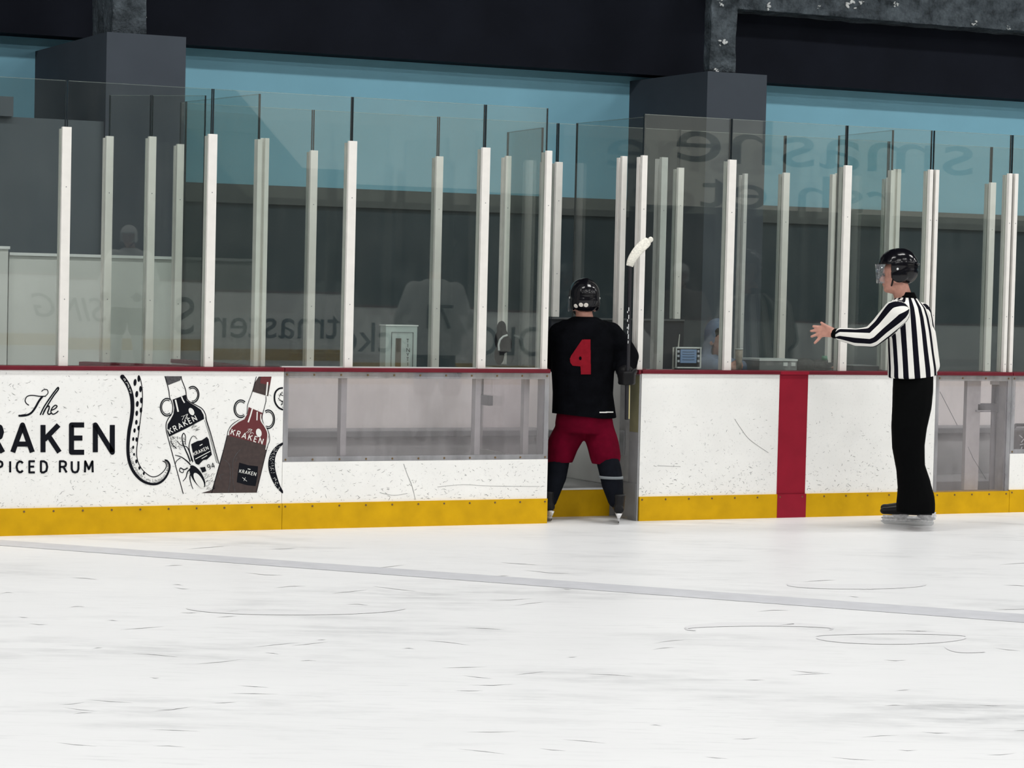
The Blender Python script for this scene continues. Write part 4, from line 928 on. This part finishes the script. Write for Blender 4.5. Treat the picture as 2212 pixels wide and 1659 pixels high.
mx = N('ShaderNodeMix'); mx.data_type = 'RGBA'; mx.inputs['A'].default_value = (.82, .81, .77, 1); mx.inputs['B'].default_value = (.004, .004, .009, 1); LK(gt_.outputs[0], mx.inputs['Factor']); LK(mx.outputs['Result'], b.inputs['Base Color']); b.inputs['Roughness'].default_value = .85; b.inputs['Specular IOR Level'].default_value = .08
tcn = N('ShaderNodeTexCoord'); nn = N('ShaderNodeTexNoise'); nn.inputs['Scale'].default_value = 14; bp = N('ShaderNodeBump'); bp.inputs['Strength'].default_value = .35; bp.inputs['Distance'].default_value = .02
LK(tcn.outputs['Object'], nn.inputs['Vector']); LK(nn.outputs['Fac'], bp.inputs['Height']); LK(bp.outputs[0], b.inputs['Normal'])
me.materials.clear(); me.materials.append(m)
k = MB(); rings(k, F, L, [(R(1958, 650), .088, .082), (R(1955, 638), .078, .074), (R(1953, 631), .074, .07)]); k.build('collar', 'trouser', jer, True)
k = MB(); k.limb([(R(1811, 721, .16), .037), (R(1803, 720.5, .18), .035)]); blob(k, 'cuff', 'trouser', jer, .008, 2)
k = MB()
rings(k, F, L, [(R(1973, 800), .14, .12), (R(1972, 840), .13, .12), (R(1971, 870), .10, .10)])
for sgn in (-1, 1):
    o_ = VD*.09*sgn; k.limb([(R(1973, 812)+o_*.4, .138), (R(1972, 840)+o_*.6, .140), (R(1970, 875)+o_*.8, .136), (R(1964, 918)+o_, .124), (R(1962, 960)+o_, .113), (R(1967, 1010)+o_, .100), (R(1975, 1050)+o_, .116), (R(1978, 1082)+o_, .134), (R(1978, 1100)+o_, .134)])
tr = blob(k, 'trousers', 'trouser', ref, .009, 5)
cut_below(tr, R(1978, 1104).z)
sd = tr.modifiers.new('cloth', 'SOLIDIFY'); sd.thickness = .008; sd.offset = -1
hs, F2, L2, U2 = helmet(ref, R(1940, 588), Fh, 'helmet', 1.05); visor(hs, R(1938, 590), F2, L2, U2, 1.05)
k = MB(); 
for i in range(4): k.ell(R(1966+i*3.4, 592-(i % 2)*2, -.12+.01*i), .005, nu=6, nv=4)
k.build('back_sticker', 'sticker', hs)
Fs = Vector((-.86, .50, 0)); hl = gp(2006, 1136, 0)
skate(ref, hl, Fs, .33); skate(ref, hl+VD*.26+Fs*(-.0), Fs, .33)

# ---- player in black
YP = .16
def Q(x, y, dY=0.0): return px(x, y, YP+dY)
pl = person('person in black jersey with red number four, red pants, seen from behind in gateway')
F = Vector((.36, .93, 0)).normalized(); L = Vector((0, 0, 1)).cross(F).normalized()
hc = Q(1262, 660); Fh = Vector((.25, .97, 0)).normalized()
rs_, re_, rw_ = Q(1318, 722, -.06), Q(1354, 770, -.10), Q(1352, 806, -.22)
ls_, le_, lw_ = Q(1210, 722, .07), Q(1200, 782, .16), Q(1222, 815, .40)
k = MB(); head(k, hc, Fh); k.limb([(hc+Vector((0, 0, -.06)), .06), (Q(1264, 700), .068), (Q(1262, 760), .10), (Q(1260, 885), .10)])
k.limb([(rs_, .05), (re_, .042), (rw_, .03), (Q(1353, 818, -.26), .028)]); k.limb([(ls_, .05), (le_, .042), (lw_, .03)])
for a_, b2_, c_ in ((Q(1232, 930), Q(1207, 990, .07), Q(1187, 1078, -.02)), (Q(1294, 930, -.04), Q(1314, 1000, -.14), Q(1331, 1080, -.28))): k.limb([(a_, .06), (b2_, .045), (c_, .03)])
body = blob(k, 'body', 'skin', pl, .0075, 3); eyes(hc, Fh, body)
k = MB(); rings(k, F, L, [(Q(1264, 684), .085, .085), (Q(1263, 696), .15, .11), (Q(1262, 708), .20, .135), (Q(1261, 735), .225, .155), (Q(1259, 790), .222, .165), (Q(1259, 850), .212, .16), (Q(1261, 885), .222, .162), (Q(1262, 902), .228, .162)])
k.limb([(Q(1303, 713, -.03), .070), (rs_, .088), (Q(1342, 748, -.09), .082), (re_+Vector((.01, 0, 0)), .078), (rw_+Vector((0, .03, .02)), .06)]); k.limb([(Q(1222, 711, .04), .068), (ls_, .085), (le_, .07), (lw_, .055)])
k.limb([(Q(1340, 760, -.08), .08), (Q(1352, 782, -.12), .085)])
jer = blob(k, 'jersey', 'jerseyb', pl, .010, 4)
cut_below(jer, 0, (Q(1262, 900), (.10, 0, 1)))
bm = bmesh.new(); bm.from_mesh(jer.data); bv = BVHTree.FromBMesh(bm)
def onjersey(x, y, off=.004):
    d_ = ray(x, y).normalized(); loc, nrm, _, _ = bv.ray_cast(CAM, d_)
    return (loc - d_*off) if loc else None
def project(polyfn, x0, x1, y0, y1, step, name, mt, off=.004):
    k = MB(); idx = {}
    nx, ny = int((x1-x0)/step), int((y1-y0)/step)
    for j in range(ny):
        for i in range(nx):
            if polyfn(x0+(i+.5)*step, y0+(j+.5)*step):
                f = []
                for (a, b2_) in ((i, j+1), (i+1, j+1), (i+1, j), (i, j)):
                    if (a, b2_) not in idx:
                        P_ = onjersey(x0+a*step, y0+b2_*step, off)
                        if P_ is None: break
                        idx[(a, b2_)] = len(k.v); k.v.append(tuple(P_))
                    f.append(idx[(a, b2_)])
                if len(f) == 4: k.f.append(tuple(f)); k.mi.append(0)
    return k.build(name, mt, jer, True)
four = [(1257.5, 733.5), (1275.5, 733), (1276.5, 809), (1255, 809), (1254, 791.5), (1237, 790), (1232, 783), (1231, 775), (1234, 768)]
def inpoly(x, y, P_=four):
    r_ = False; n = len(P_)
    for i in range(n):
        (ax, ay), (bx, by) = P_[i], P_[(i+1) % n]
        if (ay > y) != (by > y) and x < (bx-ax)*(y-ay)/(by-ay)+ax: r_ = not r_
    return r_
project(lambda x, y: inpoly(x, y) and math.hypot((x-1253.5)/3.0, (y-774)/4.2) > 1, 1228, 1280, 730, 812, .4, 'number', 'red4')
project(lambda x, y: abs(y-890.5+.03*(x-1310)) < 1.3, 1295, 1325, 886, 895, .5, 'maker_mark', 'white')
bm.free()
k = MB(); rings(k, F, L, [(Q(1262, 888), .19, .14), (Q(1262, 915), .205, .15), (Q(1262, 935), .2, .15)])
k.limb([(Q(1234, 928, .04), .112), (Q(1217, 958, .06), .110), (Q(1208, 984, .07), .106)]); k.limb([(Q(1292, 928, -.04), .112), (Q(1302, 958, -.08), .112), (Q(1308, 986, -.12), .108)])
pt_ = blob(k, 'hockey_pants', 'pantred', pl, .010, 4)
cut_below(pt_, Q(1262, 999).z)
sd = pt_.modifiers.new('cloth', 'SOLIDIFY'); sd.thickness = .008; sd.offset = -1
k = MB(); k.limb([(Q(1310, 985, -.12), .080), (Q(1317, 1012, -.18), .080), (Q(1323, 1045, -.24), .076), (Q(1330, 1080, -.30), .056)]); s_ = blob(k, 'sock', 'sock', pl, .009, 4)
k = MB(); c0, c1 = Q(1319.5, 1028, -.215), Q(1320.5, 1034, -.225); k.loft([(c0, Vector((.086, 0, 0)), Vector((0, .086, 0))), (c1, Vector((.085, 0, 0)), Vector((0, .085, 0)))], 20); k.build('sock_band', 'sockband', s_, True)
k = MB(); k.limb([(Q(1208, 985, .07), .080), (Q(1201, 1030, .03), .074), (Q(1187, 1080, -.02), .054)]); blob(k, 'sock', 'sock', pl, .009, 4)
rf = gp(1336, 1133, 0); skate(pl, (rf.x, rf.y, 0), Vector((.45, .89, 0)), .29)
lfp = Q(1189, 1100, .0); skate(pl, (Q(1187, 1090, -.06).x, .095, .0), Vector((.04, 1, 0)), .265)
hs, F2, L2, U2 = helmet(pl, Q(1262, 650), Fh, 'helmet', 1.02); visor(hs, Q(1262, 652), F2, L2, U2, 1.02)
for x, y in ((1244, 661), (1255, 658.5), (1266, 659)):
    k = MB(); c_ = Q(x, y, 0); d_ = ray(x, y).normalized(); dg = bpy.context.evaluated_depsgraph_get()
    bv2 = BVHTree.FromObject(hs, dg); hit = bv2.ray_cast(CAM, d_)
    if hit[0]: n_ = hit[1]; n_ = n_ if n_.dot(d_) < 0 else -n_; k.tube(hit[0], hit[0]+n_*.003, .016, .014, 12); k.build('sticker', 'sticker', hs)
# right glove, closed round the stick
k = MB(); gc = Q(1352, 815, -.26); k.ell(gc+Vector((0, .01, .01)), (.055, .06, .05))
for i in range(4):
    z_ = .03-.022*i; k.limb([(gc+Vector((-.045, .0, z_)), .017), (gc+Vector((-.04, -.055, z_)), .017), (gc+Vector((.005, -.075, z_)), .016), (gc+Vector((.035, -.05, z_)), .015)], 10)
k.limb([(gc+Vector((.03, .0, .02)), .020), (gc+Vector((.045, -.05, .045)), .018), (gc+Vector((.02, -.075, .05)), .015)], 10); k.limb([(rw_, .058), (gc+Vector((0, .02, .03)), .055)])
blob(k, 'glove', 'boot', pl, .008, 3)
k = MB(); lg = lw_+Vector((.02, .05, -.02)); k.ell(lg, (.06, .06, .05))
for i in range(4): z_ = .03-.022*i; k.limb([(lg+Vector((.03, .03, z_)), .017), (lg+Vector((.04, .08, z_)), .017), (lg+Vector((.0, .10, z_)), .015)], 10)
k.limb([(lg+Vector((-.03, .03, .02)), .02), (lg+Vector((-.02, .08, .045)), .016)], 10); blob(k, 'glove', 'boot', pl, .008, 3)

# ---- hockey stick, blade up
YS = YP-.30
def S(x, y, dY=0): return px(x, y, YS+dY)
st = thing('hockey_stick', 'hockey stick held upright with white taped blade raised beside the post', 'hockey stick')
k = MB(); top, bot = S(1361.2, 568), S(1354.5, 907); d_ = (top-bot).normalized(); e_ = _r0
k.loft([(bot, e_*.013, _fw*.011), (top, e_*.013, _fw*.011)], 8); sf = k.build('shaft', 'shaft', st)
k = MB(); k.loft([(S(1354.8, 906), e_*.018, _fw*.016), (S(1355.8, 832), e_*.018, _fw*.016)], 10); k.build('grip_tape', 'shaft', st)
k = MB(); k.loft([(S(1358.5, 905, -.014), e_*.0045, _fw*.004), (S(1359.8, 826, -.014), e_*.0045, _fw*.004)], 6); k.build('grip_edge', 'yellowish', sf)
k = MB()
for y, h_, x in ((664, 8, 1359.6), (680, 9, 1359.4), (690, 5, 1357), (700, 12, 1359), (714, 7, 1357.5), (722, 10, 1358.6), (736, 6, 1358.2), (672, 4, 1356.8), (706, 4, 1356.4)):
    k.tube(S(x-1.2, y, -.013), S(x-1.5, y+h_, -.013), .0028, .0028, 6)
k.build('shaft_lettering', 'rimwhite', sf)
# blade: curved paddle with a rounded toe
k = MB(); cl = smooth_path([(1360, 575), (1364, 562), (1375, 545), (1390, 529), (1402, 519)], 4); n = len(cl); rws = []
for i, (x, y) in enumerate(cl):
    f = i/(n-1); c_ = S(x, y, -.03*math.sin(f*2.2)); j = min(n-1, i+1); i0 = max(0, i-1); tx, ty = cl[j][0]-cl[i0][0], cl[j][1]-cl[i0][1]; q = math.hypot(tx, ty)
    nrm = (_r0*(-ty/q) + Vector((0, 0, 1))*(-tx/q)*1).normalized(); w_ = (.024+.012*min(1, f*1.6))*(1 if f < .8 else math.sqrt(max(.12, 1-((f-.8)/.24)**2)))
    rws.append((c_, nrm*w_, _fw*.009))
k.loft(rws, 14); k.ell(S(1405.5, 517.5, -.03), (.020, .008, .020)); k.build('blade', 'tape', st, True)

# ---- hooded person at the timekeeper table
hp = person('person in blue grey hooded top leaning on the timekeeper table'); YH = .62
def G(x, y, dY=0.0): return px(x, y, YH+dY)
Fh = Vector((.06, -1, -.10)).normalized(); hc = G(1554, 735)
F = Vector((.3, -.95, 0)).normalized(); L = Vector((0, 0, 1)).cross(F).normalized()
k = MB(); head(k, hc, Fh, .95); k.limb([(hc+Vector((0, 0, -.07)), .05), (G(1555, 800, .1), .07), (G(1550, 900, .2), .10), (G(1550, 960, .25), .13)])
k.limb([(G(1525, 800, .05), .05), (G(1520, 810, -.15), .04), (G(1560, 798, -.28), .03)]); k.limb([(G(1590, 800, .05), .05), (G(1600, 800, -.2), .04), (G(1575, 795, -.28), .03)])
hand(k, G(1572, 797, -.28), G(1584, 792, -.30), [G(1600, 778, -.30), G(1602, 784, -.30), G(1603, 790, -.30), G(1602, 796, -.30)], G(1588, 780, -.30), Vector((0, 0, 1)))
for sg in (-1, 1): k.limb([(G(1550, 960, .25)+L*.1*sg, .09), (G(1550, 960, -.15)+L*.12*sg, .07), (Vector((G(1550, 960).x+L.x*.12*sg, .45, BF+.06)), .05)])
body = blob(k, 'body', 'skin', hp, .008, 3); eyes(hc, Fh, body, .95)
k = MB(); rings(k, F, L, [(G(1552, 768, .03), .09, .085), (G(1552, 785, .06), .17, .12), (G(1552, 820, .10), .2, .14), (G(1552, 900, .2), .19, .15), (G(1552, 955, .25), .19, .16)])
k.limb([(G(1528, 790, .0), .075), (G(1518, 796, -.16), .065), (G(1545, 791, -.27), .055), (G(1568, 796, -.29), .042)]); k.limb([(G(1588, 795, .03), .07), (G(1604, 795, -.14), .06), (G(1585, 797, -.26), .045)])
k.limb([(G(1530, 780, .06), .075), (G(1540, 755, .06), .075), (G(1548, 722, .05), .085)]); k.ell(hc+Vector((0, .0, .035))-Fh*.03, (.098, .104, .125)); k.ell(hc-Fh*.06+Vector((0, 0, -.05)), (.088, .09, .10))
ho = blob(k, 'hooded_top', 'hoodie', hp, .009, 4)
bm = bmesh.new(); bm.from_mesh(ho.data)
bmesh.ops.delete(bm, geom=[v for v in bm.verts if (v.co-hc).dot(Fh) > .0 and abs((v.co-hc).z+.015) < .085 and abs((v.co-hc).dot(Vector((0, 0, 1)).cross(Fh))) < .064 and (v.co-hc).length < .17], context='VERTS'); bm.to_mesh(ho.data); bm.free()
sd = ho.modifiers.new('cloth', 'SOLIDIFY'); sd.thickness = .01; sd.offset = -1
k = MB(); k.ell(hc+Vector((0, .01, .052)), (.084, .092, .075)); k.build('hair', 'hair', hp, True)
k = MB(); 
for sg in (-1, 1):
    k.limb([(G(1552, 965, .22)+L*.1*sg, .10), (G(1550, 965, -.12)+L*.12*sg, .085), (Vector((G(1550, 960).x+L.x*.12*sg, .46, BF+.09)), .06)])
blob(k, 'trousers', 'trouser', hp, .012, 4)
for sg in (-1, 1):
    k = MB(); c_ = Vector((G(1550, 960).x+L.x*.12*sg, .45, BF+.04)); k.ell(c_+F*.05, (.05, .11, .04)); k.build('shoe', 'boot', hp, True)
ch = thing('stool', 'stool under the hooded person behind the board', 'stool'); c_ = G(1552, 980, .27); zs = G(1552, 985, .25).z-.10
k = MB(); k.tube((c_.x, YH+.27, zs-.05), (c_.x, YH+.27, zs), .17, .17, 20); k.build('seat', 'dgrey', ch)
for sx in (-.12, .12):
    for sy in (-.12, .12): k = MB(); k.tube((c_.x+sx, YH+.27+sy, BF), (c_.x+sx*.8, YH+.27+sy*.8, zs-.05), .015); k.build('leg', 'alu', ch)

# ---- skaters on the ice in front, seen only as reflections in the glass
def skater(x, y, F, jm, hm, label, number=None, pm='trouser', z=0.0):
    pr = person(label); F = Vector(F).normalized(); L = Vector((0, 0, 1)).cross(F).normalized(); B = Vector((x, y, 0))
    def P(l, f, z): return B+L*l+F*f+Vector((0, 0, z))
    hc = P(0, .06, 1.74); k = MB(); head(k, hc, F); k.limb([(P(0, .03, 1.66), .06), (P(0, 0, 1.52), .08), (P(0, 0, 1.1), .12)])
    for s_ in (-1, 1): k.limb([(P(.1*s_, 0, 1.0), .09), (P(.13*s_, .06, .6), .065), (P(.15*s_, -.02, .16), .045)]); k.limb([(P(.2*s_, 0, 1.48), .05), (P(.30*s_, .02, 1.18), .04), (P(.22*s_, .25, 1.02), .03)])
    bd = blob(k, 'body', 'skin', pr, .010, 3); eyes(hc, F, bd)
    k = MB(); rings(k, F, L, [(P(0, 0, 1.60), .09, .09), (P(0, 0, 1.54), .2, .13), (P(0, 0, 1.42), .27, .17), (P(0, 0, 1.1), .27, .17), (P(0, 0, .86), .28, .17)])
    for s_ in (-1, 1): k.limb([(P(.2*s_, 0, 1.48), .10), (P(.32*s_, .02, 1.18), .085), (P(.22*s_, .26, 1.02), .06)])
    jr = blob(k, 'jersey', jm, pr, .014, 4)
    k = MB(); rings(k, F, L, [(P(0, 0, .92), .2, .14), (P(0, 0, .82), .2, .14)])
    for s_ in (-1, 1): k.limb([(P(.1*s_, 0, .86), .12), (P(.13*s_, .05, .60), .11)])
    blob(k, 'hockey_pants', pm, pr, .012, 4)
    for s_ in (-1, 1):
        k = MB(); k.limb([(P(.13*s_, .06, .58), .078), (P(.15*s_, .0, .2), .06)]); blob(k, 'sock', jm, pr, .012, 3)
        skate(pr, P(.15*s_, -.06, 0), F); k = MB(); c_ = P(.21*s_, .29, 1.0); k.ell(c_, (.06, .06, .06))
        for i in range(4): k.limb([(c_+F*.03+Vector((0, 0, .03-.02*i)), .017), (c_+F*.09+Vector((0, 0, .02-.02*i)), .015)], 8)
        k.limb([(c_-L*.03*s_, .02), (c_-L*.05*s_+F*.06, .016)], 8); blob(k, 'glove', 'boot', pr, .010, 2)
    hs, F2, L2, U2 = helmet(pr, hc+Vector((0, 0, -.01)), F, hm); visor(hs, hc, F2, L2, U2)
    if number:
        cu_ = bpy.data.curves.new('number', 'FONT'); cu_.body = number; cu_.size = .34; cu_.align_x = 'CENTER'; cu_.extrude = .004; cu_.materials.append(M['black'])
        o = bpy.data.objects.new('number', cu_); sc.collection.objects.link(o); o.parent = jr
        Xa, Za = -(-L).normalized()*-1, Vector((0, 0, 1)); Ya = -F   # face backwards
        Xa = Za.cross(Ya).normalized() if False else Ya.cross(Za)*-1
        o.matrix_world = Matrix(((Xa.x, Za.x, Ya.x, 0), (Xa.y, Za.y, Ya.y, 0), (Xa.z, Za.z, Ya.z, 0), (0, 0, 0, 1))).copy()
        mw = o.matrix_world.copy(); mw.translation = P(0, -.178, 1.12); o.matrix_basis = mw; meshtext(o)
    return pr
def mirror(x, y, Yv):
    p = px(x, y, Yv); return p.x, -p.y
mx_, my_ = mirror(950, 700, 6.9); skater(mx_, my_, (.25, -.97, 0), 'jerseyw', 'helmet', 'person in white jersey numbered seventy-one with back to the glass, on the ice', '71')
mx_, my_ = mirror(285, 700, 14.6); skater(mx_, my_, (-.6, .8, 0), 'jerseyw', 'helmetw', 'person in white jersey and white helmet out on the ice, reflected at left')
mx_, my_ = mirror(1480, 700, 9.0); skater(mx_, my_, (-.5, .85, 0), 'jerseyd', 'helmetw', 'person in drab jersey and white helmet out on the ice, reflected beside the console')

# ------------------------------------------------------------------ near boards, seen as reflections
YN = -20.5
nb = thing('dasher_board', 'white dasher board on the viewer side with dark sponsor lettering', 'rink board', 'near side boards')
box('panel', (-8, YN-.12, ZK), (42, YN, ZW), 'board', nb); box('kick_plate', (-8, YN-.12, 0), (42, YN+.012, ZK), 'kick', nb); box('cap_rail', (-8, YN-.15, ZW), (42, YN+.012, ZC), 'cap', nb)
def sign(txt, x, y, Yv, size, z, parent, m='black', shear=0.0, name='lettering', sx=1.0):
    cu_ = bpy.data.curves.new(name, 'FONT'); cu_.body = txt; cu_.size = size; cu_.align_x = 'CENTER'; cu_.extrude = .003; cu_.shear = shear; cu_.materials.append(M[m])
    o = bpy.data.objects.new(name, cu_); sc.collection.objects.link(o); o.parent = parent
    o.rotation_euler = (math.pi/2, 0, math.pi); o.location = (px(x, y, Yv).x, -Yv+.006, z); o.scale = (sx, 1, 1); meshtext(o)
M['signmid'] = mat('sign_grey', (0.28, 0.29, 0.27), 0.7)
M['inkblue'] = mat('ink_navy', (0.01, 0.014, 0.05), 0.5)
sign('ticketmaster', 690, 715, 20.5, .66, .34, nb, 'inkblue'); sign('OLG', 1110, 725, 20.5, .66, .34, nb, 'inkblue'); sign('SING', 160, 670, 20.5, .5, .42, nb, 'inkgrey', .3); sign('S', 405, 680, 20.5, .8, .25, nb, 'inkblue')
ns = thing('wall_sign', 'dark wall lettering on the viewer side, faintly reflected in the upper glass', 'sign')
sign('smashe', 1800, 330, 25.88, 1.25, 3.95, ns, 'signmid', sx=1.9); sign('rsh et', 1740, 380, 25.88, 1.0, 3.1, ns, 'signmid', sx=1.9)
